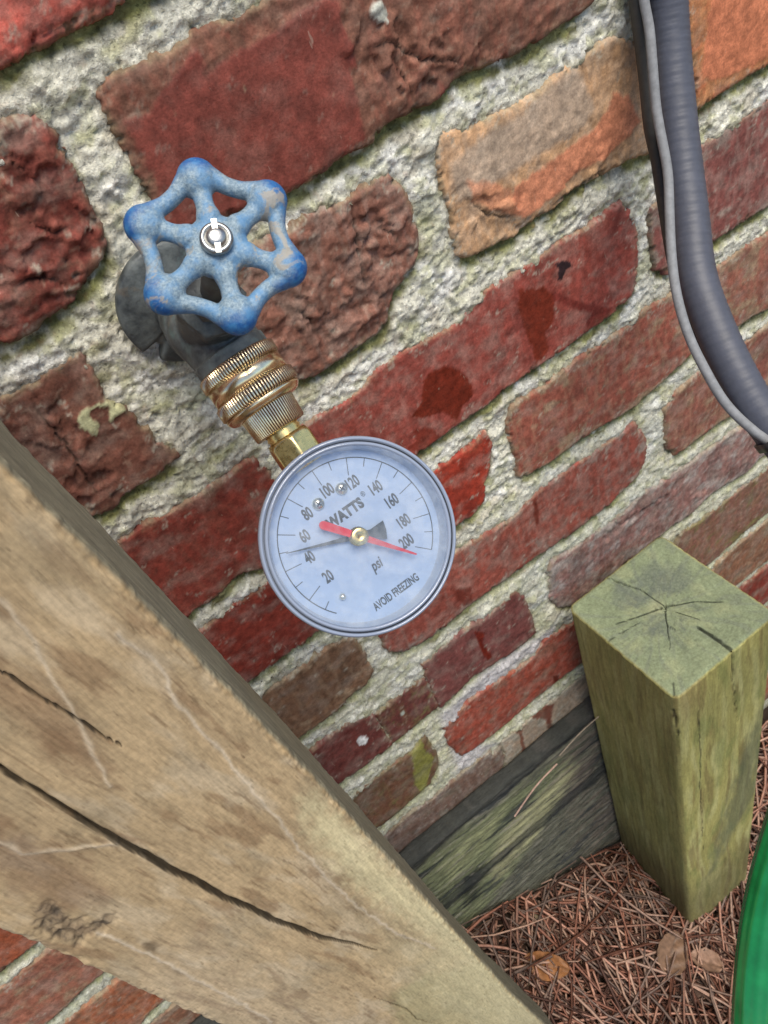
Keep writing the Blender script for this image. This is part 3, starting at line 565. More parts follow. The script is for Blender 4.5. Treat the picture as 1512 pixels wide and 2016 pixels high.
# the broad leaning-free upright board close to the camera (front face at y = -0.14)
BOARD={
'crackA':[(-72.6,-138.0),(-72.2,-149.0),(-72.0,-161.4),(-71.8,-177.2),(-71.4,-192.0),(-71.4,-211.9),(-70.5,-232.8),(-69.3,-256.4),(-66.8,-285.2),(-63.3,-317.8),(-58.6,-354.5),(-47.8,-404.1)],
'crackB':[(-52.7,-121.5),(-50.9,-130.4),(-50.0,-143.8),(-48.9,-158.7),(-48.6,-168.5),(-47.8,-175.8)],
'crackC':[(-67.0,-447.3),(-61.9,-495.9),(-63.0,-521.1),(-60.2,-548.2)],
'crackD':[(-35.8,-97.7),(-35.1,-101.9),(-34.7,-106.8)],
'crackE':[(-58.8,-148.4),(-58.1,-160.9),(-56.6,-174.9),(-55.8,-188.7),(-55.5,-200.2)],
'lineA':[(-24.6,-138.7),(-23.1,-155.0),(-28.3,-176.5),(-29.2,-199.0),(-32.1,-227.3),(-35.5,-268.0),(-38.7,-325.2),(-36.8,-390.0),(-27.8,-454.0)],
'lineB':[(-35.5,-97.1),(-39.6,-121.8),(-48.3,-153.9),(-55.4,-175.6),(-59.0,-185.5)],
'lineC':[(-101.2,-242.5),(-100.0,-261.2),(-99.7,-289.8),(-100.5,-309.8),(-100.1,-323.0),(-102.1,-389.7)],
'lineD':[(-90.0,-174.2),(-89.2,-186.6),(-81.1,-199.2),(-72.0,-209.9)],
'knot':[(-104.0,-212.0),(-99.5,-214.3),(-101.6,-228.3),(-99.3,-234.8),(-95.2,-240.4),(-103.0,-242.3),(-110.4,-242.1),(-110.3,-236.1),(-110.0,-222.1)],
'brown1':[(-50.1,-117.8),(-50.0,-129.1),(-48.3,-145.8),(-53.8,-163.9),(-56.6,-178.9),(-60.8,-172.6),(-57.9,-147.0),(-58.0,-129.0)],
'brown2':[(-85.4,-167.7),(-85.9,-181.7),(-84.1,-201.3),(-89.2,-229.1),(-100.9,-219.0),(-97.3,-184.5)],
'yel':[(-21.7,-256.1),(-17.7,-292.3),(-16.6,-362.6),(-11.6,-448.4),(-9.9,-611.6),(-12.5,-534.2),(-21.2,-434.8),(-31.0,-340.0),(-28.8,-283.6)],
'spotA':[(-97.4,-265.8),(-95.1,-267.1),(-95.5,-272.6),(-98.0,-273.2),(-99.0,-269.9)],
'green':[(-61.5,-464.5),(-41.3,-476.9),(-12.5,-534.2),(-10.3,-677.8),(-16.4,-757.6),(-74.7,-533.4)],
}
M_BOARD = mat_wood('weathered_pine', (1, 1, .14), .4, .72, .35)
def bd_masks(X, Y, Z):
    px, pz = X*1000, Z*1000; D = np.zeros(len(X)); Mk = np.zeros(len(X))
    for k, w_, dp, tp in (('crackA', 1.35, 2.8, True), ('crackB', .42, 1.6, True), ('crackC', .4, 1.5, True), ('crackD', .3, 1, True)):
        a, b = crack(px, pz, BOARD[k], w_, dp, tp, .8); D = np.maximum(D, a); Mk = np.maximum(Mk, b*(1 if dp > 1.5 else .7))
    return D, Mk
def bd_disp(X, Y, Z, NX, NY):
    fr = NY < -.5; D, Mk = bd_masks(X, Y, Z)
    px, pz = X*1000, Z*1000
    h = -.001*D*fr+.00035*fbm(px/3, pz/60, 3, 30)+.0006*fbm(px/12, pz/90, 3, 31)
    kn = sstep(-3, 4, poly_sd(px, pz, BOARD['knot'])+fbm(px/7, pz/9, 4, 32)*5)*fr
    h = h-kn*.0020*(.5+.9*fbm(px/7, pz/9, 4, 33)+.25*fbm(px/2, pz/3, 3, 36))
    for k in ('lineA', 'lineB', 'lineC', 'lineD'):
        d, t = line_d(px, pz, BOARD[k]); h = h+fr*.00035*np.exp(-(d/.6)**2)
    edge = (np.abs(NX) > .1) & (np.abs(NY) > .1)
    h = h+edge*.0007*fbm(px/4, pz/7, 3, 34)
    return h
def bd_col(X, Y, Z, NX, NY):
    px, pz = X*1000, Z*1000; q = px+.06*pz+3*fbm(px/30, pz/90, 2, 35); n = len(X)
    c = np.repeat(np.array([[.47, .345, .195]]), n, 0)
    c = c*(1+.16*fbm(q/7, pz/120, 4, 36)+.10*fbm(q/1.8, pz/22, 3, 37))[:, None]
    c = mixc(c, (.54, .43, .28), sstep(.0, .4, fbm(q/14, pz/50, 4, 38))*.7)
    c = mixc(c, (.17, .105, .055), sstep(.38, .6, fbm(q/2.2, pz/30, 3, 49))*.5)
    c = mixc(c, (.24, .15, .08), sstep(.18, .5, fbm(q/10, pz/45, 4, 39))*.6)
    c = mixc(c, (.32, .25, .15), sstep(.1, .5, fbm(px/22, pz/40, 4, 40))*.45)
    for k, cc, st, e in (('brown1', (.21, .12, .065), .55, 6), ('brown2', (.20, .12, .07), .6, 7), ('yel', (.66, .58, .34), .8, 9), ('green', (.33, .33, .17), .45, 8), ('spotA', (.12, .08, .04), .8, 2)):
        c = mixc(c, cc, sstep(-e, e*.6, poly_sd(px, pz, BOARD[k])+fbm(px/5, pz/8, 4, 41)*e*.6)*st)
    c = mixc(c, (.55, .48, .36), sstep(-260, -200, pz)*0+sstep(-60, -105, px)*sstep(-250, -300, pz)*.25)
    pr = sstep(-320, -520, pz)*sstep(-70, -20, px+.0*pz); c = mixc(c, (.62, .55, .33), pr*.75)
    for k, st in (('lineA', .55), ('lineB', .4), ('lineC', .6), ('lineD', .4)):
        d, t = line_d(px+fbm(px/9, pz/9, 2, 42)*1.2, pz, BOARD[k]); c = mixc(c, (.60, .50, .36), np.exp(-(d/.7)**2)*min(1, st*1.5))
        c = mixc(c, (.22, .15, .09), np.exp(-((d-2)/1.5)**2)*.18)
    kn = sstep(-2, 3, poly_sd(px, pz, BOARD['knot'])+fbm(px/7, pz/9, 4, 32)*5)
    c = mixc(c, (.20, .15, .10), kn*.6); c = mixc(c, (.075, .06, .045), kn*.85*sstep(-.05, .35, fbm(px/6, pz/9, 4, 43)))
    D, Mk = bd_masks(X, Y, Z); c = mixc(c, (.035, .028, .02), Mk*.9*(NY < -.5))
    dash = sstep(.50, .62, fbm(px/1.3, pz/9, 2, 44))*sstep(-.1, .3, fbm(px/20, pz/40, 2, 45)); c = mixc(c, (.13, .08, .04), dash*.35)
    side = sstep(.5, .9, NX); s2 = np.repeat(np.array([[.25, .225, .15]]), n, 0)*(1+.3*fbm(Y*1000/1.6, pz/60, 4, 46)+.15*fbm(Y*300, pz/25, 3, 47))[:, None]
    c = c*(1-side)[:, None]+s2*side[:, None]
    arris = np.exp(-((np.hypot(NX-.55, NY+.83))/.35)**2); c = mixc(c, (.40, .27, .13), arris*.5*sstep(-.2, .3, fbm(px/3, pz/6, 3, 48)))
    return c
def bd_lean(V):
    z = V[:, 2]; off = np.interp(z, [-1.0, -.9, -.62, -.25, -.084, .2], [.004, .0, -.0115, -.0178, -.0245, -.034])
    lf = np.interp(z, [-1.0, -.44, -.2], [-.118, -.1145, -.1148]); u = (V[:, 0]+.114)/.1
    W = V.copy(); W[:, 0] = lf+u*(off-lf); return W
brd = empty('timber_post', loc=(-.064, -.12, -.9))
tag(brd, 'broad tan weathered board upright in the left foreground with a long dark crack', 'timber post')
o = timber('board', -.064, -.1215, .050, .0185, .0032, -.98, .12, .0005, .0013, bd_disp, bd_col, M_BOARD, brd, True, None, None, 'z', bd_lean, 5., np.concatenate([np.linspace(-.98, -.66, 70), np.arange(-.659, -.08, .0006), np.linspace(-.077, .12, 40)]))
o.matrix_parent_inverse = Matrix.Translation((.064, .12, .9))

# short square post
PTOP={
'c1':[(220.0,-64.2),(236.9,-74.8),(247.3,-86.6)],
'c2':[(220.0,-64.2),(203.2,-57.8),(188.3,-51.7)],
'c3':[(219.7,-65.0),(210.0,-75.4),(211.3,-81.1)],
'c4':[(222.8,-89.7),(223.7,-103.1),(224.0,-117.0)],
'c5':[(210.3,-15.9),(215.1,-34.3),(219.0,-43.3),(220.0,-64.2)],
'c6':[(180.9,-106.6),(171.7,-117.2)],
'c7':[(221.6,-71.6),(227.5,-86.6)],
'c8':[(210.0,-75.4),(197.7,-89.5)],
'c9':[(172.0,-56.5),(182.1,-58.0),(199.7,-61.2)],
'dk1':[(241.9,-34.2),(252.5,-51.9),(246.8,-61.5),(225.3,-54.7),(221.4,-44.6),(219.8,-36.7),(231.7,-29.9)],
'dk2':[(211.5,-28.1),(219.9,-46.1),(218.4,-56.7),(207.7,-48.8),(198.2,-39.2)],
'dk3':[(207.2,-63.0),(212.6,-71.2),(205.4,-78.1),(200.0,-70.0)],
}
PFRONT={'a':[(224.2, -472.5), (224.4, -495.6), (229.0, -550.5), (232.0, -577.7)],'b':[(172.1, -463.9), (174.2, -486.5), (176.4, -525.4), (176.5, -549.0)],'c':[(192.7, -510.6), (194.8, -575.3), (193.2, -626.5), (196.9, -818.8)]}
M_POST = mat_wood('treated_pine', (1, 1, .16), .3, .75, .4)
M_END = mat_vcol('end_grain', .85, 700, .35)
def po_disp(X, Y, Z, NX, NY):
    px, py, pz = X*1000, Y*1000, Z*1000; h = .0005*fbm((px+py)/4, pz/80, 3, 80)
    fr = NY < -.3
    for k, w_ in (('a', .9), ('b', .5), ('c', .35)):
        a, b = crack(px, pz, PFRONT[k], w_, 3, 'end', .5); h = h-.001*a*fr
    return h
def po_col(X, Y, Z, NX, NY):
    px, py, pz = X*1000, Y*1000, Z*1000; q = px*(np.abs(NY) > .5)+py*(np.abs(NX) >= .5)*1.0+7*fbm(px/30, pz/150, 2, 81)
    c = np.repeat(np.array([[.37, .335, .115]]), len(X), 0)
    c = c*(1+.22*fbm(q/8, pz/110, 4, 82)+.12*fbm(q/2, pz/40, 3, 83))[:, None]
    c = mixc(c, (.50, .47, .20), sstep(-.1, .4, fbm(q/11, pz/130, 3, 84))*.7)
    c = mixc(c, (.19, .14, .055), sstep(.1, .45, fbm(q/9, pz/110, 4, 85))*.6)
    c = mixc(c, (.20, .23, .075), sstep(0, .5, fbm(q/16, pz/60, 3, 86))*.5)
    lf = NX < -.5; c = mixc(c, (.24, .205, .075), lf*.5)  # left face painted darker, putting that side's shade into the colour
    dk = sstep(-14, 10, poly_sd(px, pz, [(262, -590), (262, -760), (235, -800), (205, -860), (215, -790), (232, -700), (240, -640)])+9*fbm(px/9, pz/25, 3, 87))*(NY < -.5)
    c = mixc(c, (.10, .115, .075), dk*.65)
    c = mixc(c, (.09, .08, .04), sstep(-800, -920, pz)*.6)
    kn = sstep(3.2, .8, np.hypot((py+70)/1., (pz+560)/5))*(NX < -.5); c = mixc(c, (.12, .09, .03), kn*.6)
    for k in 'abc':
        a, b = crack(px, pz, PFRONT[k], .7, 1, 'end', .5); c = mixc(c, (.04, .035, .02), b*.85*(NY < -.3))
    brow = sstep(14, 3, np.abs(px-185))*sstep(-530, -480, pz)*(NY < -.3); c = mixc(c, (.20, .14, .07), brow*.5)
    return c
TCR = (('c1', .5), ('c2', .5), ('c3', .4), ('c4', 1.1), ('c5', .45), ('c6', .5), ('c7', .3), ('c8', .25), ('c9', .25))
def pt_disp(x, y):
    h = .0006*fbm(x*60, y*60, 4, 90)
    for k, w_ in TCR:
        a, b = crack(x*1000, y*1000, PTOP[k], w_, 2.5, 'end' if k not in ('c4', 'c6') else False, .6); h = h-.001*a
    return h
def pt_col(x, y):
    px, py = x*1000, y*1000; r = np.hypot(px-212, py+66); th = np.arctan2(py+66, px-212)
    c = np.repeat(np.array([[.215, .25, .145]]), len(x), 0)*(1+.13*fbm(px/14, py/14, 4, 91)+.07*np.sin(r*1.9+3*fbm(px/20, py/20, 2, 92))+.10*fbm(px/1.6, py/1.6, 3, 98))[:, None]
    c = mixc(c, (.29, .31, .17), sstep(0, .5, fbm(px/18, py/18, 3, 93))*.5)
    c = mixc(c, (.09, .105, .09), sstep(.0, .45, fbm(px/10, py/10, 5, 94))*.6*sstep(46, 10, r))
    c = mixc(c, (.13, .14, .125), sstep(.55, .8, ridge(th*4, r/40, 2, 95))*.3)
    for k in ('dk1', 'dk2', 'dk3'): c = mixc(c, (.11, .125, .11), sstep(-6, 5, poly_sd(px, py, PTOP[k])+5*fbm(px/7, py/7, 4, 96))*.55)
    c = mixc(c, (.36, .36, .20), sstep(9, 2, np.hypot(px-216, py+60))*.5)
    for k, w_ in TCR:
        a, b = crack(px, py, PTOP[k], w_, 1, False, .6); c = mixc(c, (.03, .035, .025), b*.85)
    e = np.minimum(45-np.abs(px-219), 49.8-np.abs(py+68)); c = mixc(c, (.38, .38, .22), sstep(2.0, .3, e)*.6)
    return c
post = empty('wooden_post', loc=(.219, -.07, -.93))
tag(post, 'short square wooden post, green with algae, with a cracked grey top', 'wooden post')
o = timber('post_shaft', .2190, -.0670, .0450, .0488, .0055, -1.05, -.4712, .0011, .002, po_disp, po_col, M_POST, post, True, pt_disp, pt_col)
o.matrix_parent_inverse = Matrix.Translation((-.219, .07, .93))

# two old boards on edge against the foot of the wall
M_OLD = mat_wood('rotten_timber', (.2, 1, 1), .4, .85, .9)
def old_board(za, zb, x0, x1, yfront, seed, label):
    def dsp(X, Y, Z, NX, NY):                       # here Z runs along the board (world x), X is world z
        u, v = Z*1000, X*1000
        return (.0016*fbm(u/90, v/7, 4, seed)+.0014*(ridge(u/60, v/5, 4, seed+1)-.6)+.0007*fbm(u/9, v/3, 3, seed+15))
    def cl(X, Y, Z, NX, NY):
        u, v = Z*1000, X*1000
        c = np.repeat(np.array([[.115, .115, .085]]), len(X), 0)*(1+.30*fbm(u/90, v/3, 4, seed+2)+.4*fbm(u/9, v/4, 4, seed+12))[:, None]
        wv = v+6*fbm(u/60, v/40, 3, seed+9)
        def pat(poly, k): return sstep(-9, 7, poly_sd(u, v, poly)+10*fbm(u/26, v/7, 5, seed+k))
        c = mixc(c, (.19, .21, .11), pat([(-20, -650), (60, -655), (150, -668), (120, -735), (40, -800), (-30, -840)], 3)*.75)
        c = mixc(c, (.30, .29, .165), pat([(40, -735), (75, -700), (140, -690), (150, -712), (90, -760), (30, -790)], 4)*.85)
        c = mixc(c, (.27, .28, .15), pat([(0, -680), (40, -668), (70, -672), (40, -700), (0, -715)], 7)*.7)
        c = mixc(c, (.03, .035, .04), sstep(.18, .45, fbm(u/90, wv/10, 5, seed+5))*.8)
        c = mixc(c, (.02, .022, .02), pat([(-5, -760), (10, -735), (28, -735), (22, -770), (5, -785)], 8)*.8)
        c = mixc(c, (.24, .22, .18), sstep(.2, .5, fbm(u/60, wv/2.5, 4, seed+10))*.6)
        c = mixc(c, (.02, .022, .02), sstep(.9, .98, ridge(u/130, wv/9, 3, seed+16))*.8)
        c = mixc(c, (.19, .15, .12), sstep(100, 160, u)*sstep(-.2, .3, fbm(u/40, v/6, 3, seed+6))*.6)
        c = mixc(c, (.02, .022, .025), sstep(zb*1000-17+8*fbm(u/14, v/30, 3, seed+18), zb*1000-8, v)*.75)  # dark top band paints in the shaded gap behind the board
        return c
    b = timber('garden_edging_board', (za+zb)/2, yfront/2+.0005, (zb-za)/2, -yfront/2-.001, .004, x0, x1, .0014, .0022, dsp, cl, M_OLD, None, True, None, None, 'x')
    return tag(b, label, 'board', 'old boards against the foot of the wall')
old_board(-.742, -.636, -.7, .255, -.0175, 100, 'upper mossy old board at the foot of the wall, touching the lowest bricks')
old_board(-.98, -.745, -.7, .255, -.0178, 120, 'lower dark damp old board against the wall foot, just above the pine needles')

# ------------------------------------------------------------------ pine needles, chips and leaves on the ground
R3 = np.random.RandomState(11)
def needles(n, x0, x1, y0, y1, lmin, lmax, lift):
    V = []; F = []; C = []; off = 0
    pal = np.array([[.32, .16, .11], [.44, .26, .19], [.15, .07, .045], [.36, .26, .20], [.22, .17, .14], [.50, .35, .26], [.10, .055, .04]])
    for i in range(n):
        x, y = R3.uniform(x0, x1), R3.uniform(y0, y1); a = 1.6*perlin(np.array([x*9.]), np.array([y*9.]))[0]*2+R3.normal(0, .75)+.6
        L = R3.uniform(lmin, lmax); r = R3.uniform(.0008, .0018); k = 5; t = np.linspace(-.5, .5, k+1); cv = R3.normal(0, .35)
        tilt = R3.normal(0, .10); hz = R3.uniform(0, lift)
        aa = a+cv*t; px = x+L*t*np.cos(aa); py = y+L*t*np.sin(aa); py = np.minimum(py, -.021-r)
        pz = ground_z(px, py)+.003+hz+np.abs(L*t*tilt)+.004*R3.rand()
        P = np.stack([px, py, pz], 1); T = np.stack([np.cos(aa), np.sin(aa), 0*aa], 1); Nn = np.stack([-T[:, 1], T[:, 0], 0*aa], 1)
        rr_ = r*(1-.5*np.abs(t*2)**4)[:, None]
        ring = [P+Nn*rr_, P+np.array([0, 0, 1.])*rr_*.9, P-Nn*rr_]
        V.append(np.stack(ring, 1).reshape(-1, 3)); b = off+np.arange(k)*3
        for j in range(3): F.append(np.stack([b+j, b+(j+1) % 3, b+3+(j+1) % 3, b+3+j], 1))
        c = pal[R3.randint(len(pal))]*R3.uniform(.6, 1.25); C.append(np.repeat(c[None]*[.86, .76, .72], (k+1)*3, 0)); off += (k+1)*3
    return np.vstack(V), np.vstack(F), np.vstack(C)
M_NEED = mat_vcol('dry_needle', .6, 300, .1)
v1, f1, c1 = needles(2100, -.08, .46, -.36, -.02, .07, .19, .034)
v2, f2, c2 = needles(500, -.08, .46, -.36, -.02, .02, .06, .024)
v4, f4, c4 = needles(3800, -.75, 1.15, -.95, -.02, .07, .19, .022)
tag(mesh_np('pine_needles', np.vstack([v1, v2, v4]), np.vstack([f1, f2+len(v1), f4+len(v1)+len(v2)]), M_NEED, None, True, np.vstack([c1, c2, c4])), 'brown pine needle litter round the foot of the square post', 'pine needles', None, 'stuff')
# wood chips and leaf bits
V = []; F = []; C = []; off = 0
for i in range(900):
    x, y = R3.uniform(-.06, .42), R3.uniform(-.34, -.03); s = R3.uniform(.003, .010); a = R3.uniform(0, 6.28)
    e = np.array([[-1, -.35], [-.2, -.6], [1, -.25], [.7, .4], [-.3, .55], [-1, .2]])*R3.uniform(.7, 1.3, (6, 2))*s; ca, sa = math.cos(a), math.sin(a)
    q = e@np.array([[ca, sa], [-sa, ca]]); z = float(ground_z(np.array([x]), np.array([y]))[0])+R3.uniform(.004, .016)
    sl_ = R3.normal(0, .35, 2); P = np.column_stack([q[:, 0]+x, q[:, 1]+y, z+q@sl_]); P2 = P-[0, 0, .0008]
    V.append(np.vstack([P, P2])); F += [[off+j for j in range(6)], [off+11-j for j in range(6)]]+[[off+j, off+6+j, off+6+(j+1) % 6, off+(j+1) % 6] for j in range(6)]
    cc = np.array([[.20, .10, .06], [.30, .19, .11], [.12, .07, .05], [.36, .27, .17]])[R3.randint(4)]*R3.uniform(.6, 1.2); C.append(np.repeat(cc[None], 12, 0)); off += 12
tag(mesh_np('bark_chips', np.vstack(V), F, M_NEED, None, False, np.vstack(C)), 'small bark chips and leaf crumbs among the pine needles', 'bark chips', None, 'stuff')
def leaf(x, y, L, Wd, ang, tilt, col, label, lift=.014):
    nu, nv = 25, 13; u = np.linspace(-1, 1, nu); v = np.linspace(-1, 1, nv); U, Vv = [a.ravel() for a in np.meshgrid(u, v, indexing='ij')]
    wd = np.clip(1-np.abs(U)**2.2, 0, 1)**.6*(1-.15*U)*(1+.03*np.sin(U*15)); X = U*L/2; Y = Vv*wd*Wd/2
    Z = .18*Wd*(np.abs(Vv)*wd)**1.5+.10*L*U*U*.6-.0012*np.exp(-(Vv/.12)**2)+.0008*np.sin(U*9+Vv*5)
    Zb = Z-.0005; ca, sa = math.cos(ang), math.sin(ang)
    def w3(z): return np.stack([X, Y, z], 1)
    P = np.vstack([w3(Z), w3(Zb)]); f = grid_faces(nu, nv); F = np.vstack([f, f[:, ::-1]+nu*nv])
    c = np.repeat(np.array([col]), len(P), 0)*(1+.3*fbm(P[:, 0]*200, P[:, 1]*200, 4, L*900))[:, None]
    c = mixc(c, np.asarray(col)*.45, np.exp(-(np.abs(np.tile(Vv, 2))/.07)**2)*.6)
    o = mesh_np('dead_leaf', P, F, M_LEAF, None, True, c)
    o.location = (x, y, float(ground_z(np.array([x]), np.array([y]))[0])+lift); o.rotation_euler = (tilt[0], tilt[1], ang)
    return tag(o, label, 'leaf')
M_LEAF = mat_vcol('dry_leaf', .45, 250, .3)
leaf(.136, -.128, .044, .030, .5, (.35, .1), (.17, .10, .06), 'large curled brown leaf at the left foot of the square post', .040)
leaf(.160, -.150, .032, .026, 2.2, (.5, -.2), (.25, .15, .10), 'pale round pinkish leaf in front of the square post foot', .040)
leaf(.024, -.082, .046, .024, -.7, (.3, .25), (.24, .105, .04), 'orange brown oval leaf beside the broad foreground board', .034)
leaf(.165, -.045, .036, .024, 1.2, (.9, .2), (.16, .07, .04), 'dark brown leaf standing between the lower board and the square post', .032)
leaf(.315, -.10, .040, .022, 1.9, (.6, .5), (.40, .25, .18), 'pinkish tan leaf right of the square post beside the green hose', .04)
leaf(.300, -.13, .034, .018, .4, (.2, .5), (.32, .2, .14), 'small tan leaf under the green hose', .035)
# a few stray needles caught on the boards and the mortar
def stray(P, r, col, label):
    Q, _ = resample(catmull(P, 8), .003); v, f, s, th = tube(Q, r, 6); o = mesh_np('pine_needle', v, f, M_NEED, None, True, np.repeat(np.array([col]), len(v), 0)); return tag(o, label, 'pine needle')
stray([(.072, -.030, -.662), (.1, -.029, -.645), (.125, -.028, -.640)], .0007, (.42, .28, .22), 'pinkish dry needle lying along the top of the upper old board')
stray([(.13, -.027, -.633), (.155, -.028, -.622), (.19, -.029, -.618)], .0005, (.30, .24, .18), 'thin grey needle on the upper board close to the square post')
stray([(.150, -.060, -.930), (.153, -.055, -.90), (.158, -.052, -.87)], .0007, (.36, .2, .12), 'brown needle standing upright at the left foot of the square post')
stray([(.0418, -.0035, -.1075), (.0432, -.0045, -.1098), (.0445, -.0035, -.1125)], .00035, (.5, .38, .3), 'tiny pale needle stuck in the mortar left of the tap flange')

# ------------------------------------------------------------------ the tap
M_BODY = None
def mat_body():
    t = NT('patinated_bronze'); v = t.coord(); f = t.noise(v, 140, 5, .65); g = t.noise(v, 900, 4, .6)
    c = t.mix((.045, .052, .055), (.13, .145, .14), t.ramp(f, [(.35, 0), (.65, 1)]))
    c = t.mix(c, (.12, .19, .18), t.ramp(t.noise(v, 75, 5, .7), [(.56, 0), (.68, .55)]))
    c = t.mix(c, (.16, .11, .06), t.ramp(t.noise(v, 110, 4, .6), [(.60, 0), (.72, .5)]))
    t.col(c); t.l(t.ramp(f, [(.3, .42), (.7, .7)]), t.b.inputs['Roughness']); t.set(Metallic=.25)
    b = t.bump(g, .25, .0006); t.bump(f, .3, .0015, b); return t.m
M_BODY = mat_body()
def mat_handle():
    t = NT('worn_blue_paint'); c0 = t.n('ShaderNodeTexCoord'); sx = t.n('ShaderNodeSeparateXYZ'); t.l(c0.outputs['Object'], sx.inputs[0])
    v = t.coord()
    m2 = t.n('ShaderNodeVectorMath', operation='MULTIPLY'); t.l(c0.outputs['Object'], m2.inputs[0]); m2.inputs[1].default_value = (1, 1, 0)
    ln = t.n('ShaderNodeVectorMath', operation='LENGTH'); t.l(m2.outputs[0], ln.inputs[0])
    ns = t.noise(v, 150, 5, .65)
    def math_(op, a, b):
        q = t.n('ShaderNodeMath', operation=op)
        for s_, x in zip(q.inputs, (a, b)):
            if isinstance(x, bpy.types.NodeSocket): t.l(x, s_)
            else: s_.default_value = x
        return q.outputs[0]
    r = math_('ADD', ln.outputs['Value'], math_('MULTIPLY', math_('SUBTRACT', ns, .5), .010))
    z = math_('ADD', sx.outputs['Z'], math_('MULTIPLY', math_('SUBTRACT', t.noise(v, 190, 4, .6), .5), .006))
    outer = t.ramp(math_('MULTIPLY', math_('SUBTRACT', r, .0185), 200.), [(.0, 0), (.75, 1)])
    low = t.ramp(math_('MULTIPLY', math_('ADD', z, .0008), -420.), [(.0, 0), (1., 1)])
    fine = t.noise(v, 1300, 4, .85)
    worn = t.mix((.085, .15, .21), (.30, .385, .43), t.ramp(fine, [(.36, 0), (.62, 1)]))
    worn = t.mix(worn, (.085, .23, .42), t.ramp(t.noise(v, 210, 5, .65), [(.44, 0), (.64, .75)]))
    blue = t.mix((.008, .085, .28), (.04, .19, .40), t.ramp(t.noise(v, 420, 4, .6), [(.4, 0), (.7, 1)]))
    c = t.mix(worn, blue, t.mix(outer, low, .5, 'ADD'))
    tan = t.ramp(t.noise(v, 105, 6, .6, .8), [(.59, 0), (.63, .8)])
    c = t.mix(c, (.32, .285, .225), tan)
    dk = t.ramp(t.noise(v, 240, 5, .7), [(.52, 0), (.60, .92)]); dk2 = t.mix((0, 0, 0), dk, low)
    c = t.mix(c, (.035, .035, .045), dk2)
    c = t.mix(c, (.55, .62, .66), t.ramp(fine, [(.66, 0), (.72, .6)]))
    c = t.mix(c, (.12, .13, .15), t.ramp(fine, [(.27, .6), (.31, 0)]))
    t.col(c); t.l(t.ramp(t.noise(v, 300), [(.3, .36), (.7, .68)]), t.b.inputs['Roughness']); t.set(Specular_IOR_Level=.5)
    b = t.bump(fine, .5, .0005); t.bump(t.noise(v, 260, 5, .6), .4, .0009, b); return t.m
M_HANDLE = mat_handle()
def metal(name, c, rough, n=260, amt=.25, stain=None, bump=.15):
    t = NT(name); v = t.coord(); f = t.noise(v, n, 5, .65)
    cc = t.mix(tuple(x*(1-amt) for x in c), tuple(min(1., x*(1+amt)) for x in c), t.ramp(f, [(.3, 0), (.7, 1)]))
    if stain: cc = t.mix(cc, stain, t.ramp(t.noise(v, 520, 4, .6), [(.60, 0), (.7, .6)]))
    t.col(cc); t.set(Metallic=1.0); t.l(t.ramp(f, [(.3, rough*.75), (.7, rough*1.3)]), t.b.inputs['Roughness']); t.bump(t.noise(v, 1800), bump, .0002); return t.m
M_BRASS = metal('red_brass', (.97, .70, .45), .22); M_YBRASS = metal('yellow_brass', (.80, .60, .25), .28, 400, .2, (.35, .25, .1)); M_STEEL = metal('steel', (.36, .36, .35), .35)
X0 = .0425
J = np.array([X0, -.040, -.1345]); OUT = np.array([0, -.63, -.777]); OUT /= np.linalg.norm(OUT)
UPD = -OUT; GN = np.array([0, -.777, .63]); GN /= np.linalg.norm(GN)
G = np.array([.0429, -.1058, -.1975])
G = G+.0085*(np.array([0, -.2953, 0])-G)/np.linalg.norm(np.array([0, -.2953, 0])-G)      # centre of the gauge rim
HC = np.array([0.0449, -0.09695, -0.08601]); HN = np.array([0, -.72, .69]); HN /= np.linalg.norm(HN)
FL = np.array([.0428, 0, -.137])
tap = empty('garden_tap', loc=tuple(FL))
tag(tap, 'old garden tap with a worn blue six-lobed handwheel, screwed to the brick wall', 'tap')
def child_world(o, par): o.parent = par; o.matrix_parent_inverse = par.matrix_world.inverted(); return o
bpy.context.view_layer.update()
# body: wall tube, valve chamber, angled outlet, bonnet boss
S0 = G-GN*.011+UPD*.0735                                            # where the brass coupling begins
ob = J+(S0-J)*.0
parts = [cyl(FL+[0, -.003, 0], J, .0115, .0125), ball(J, .0150), cyl(J+[0, .016, 0], J+[0, .004, 0], .0135, .0152),
         cyl(J, S0+OUT*.001, .0135, .0128), cyl(J+(HC-J)*.05, J+(HC-J)*.34, .0120, .0105), ball(J+OUT*.006, .0138),
         cyl(S0+UPD*.004, S0+OUT*.002, .0136)]
body = remesh('valve_body', parts, .0006, 3, M_BODY, None); child_world(body, tap)
# flange: thick notched disc just off the wall
nf = 144; th = np.arange(nf)/nf*2*np.pi; rf = np.full(nf, .0242)
def notch(a, wd, dp): 
    d = np.abs((th-a+np.pi) % (2*np.pi)-np.pi); return dp*sstep(wd, wd*.55, d)
rf = rf-notch(math.radians(212), .17, .006)-notch(math.radians(32), .17, .006)
prof = [(.0, -.0098), (.45, -.0098), (.60, -.0085), (.86, -.0078), (.96, -.0072), (1., -.0062), (1., -.0035), (.96, -.0022), (.6, -.001)]
V = np.stack([np.stack([rf*p*np.cos(th), np.full(nf, z)+0*th, rf*p*np.sin(th)], -1) for p, z in prof], 1).reshape(-1, 3)+FL
child_world(mesh_np('wall_flange', V, grid_faces(nf, len(prof), True), M_BODY), tap)
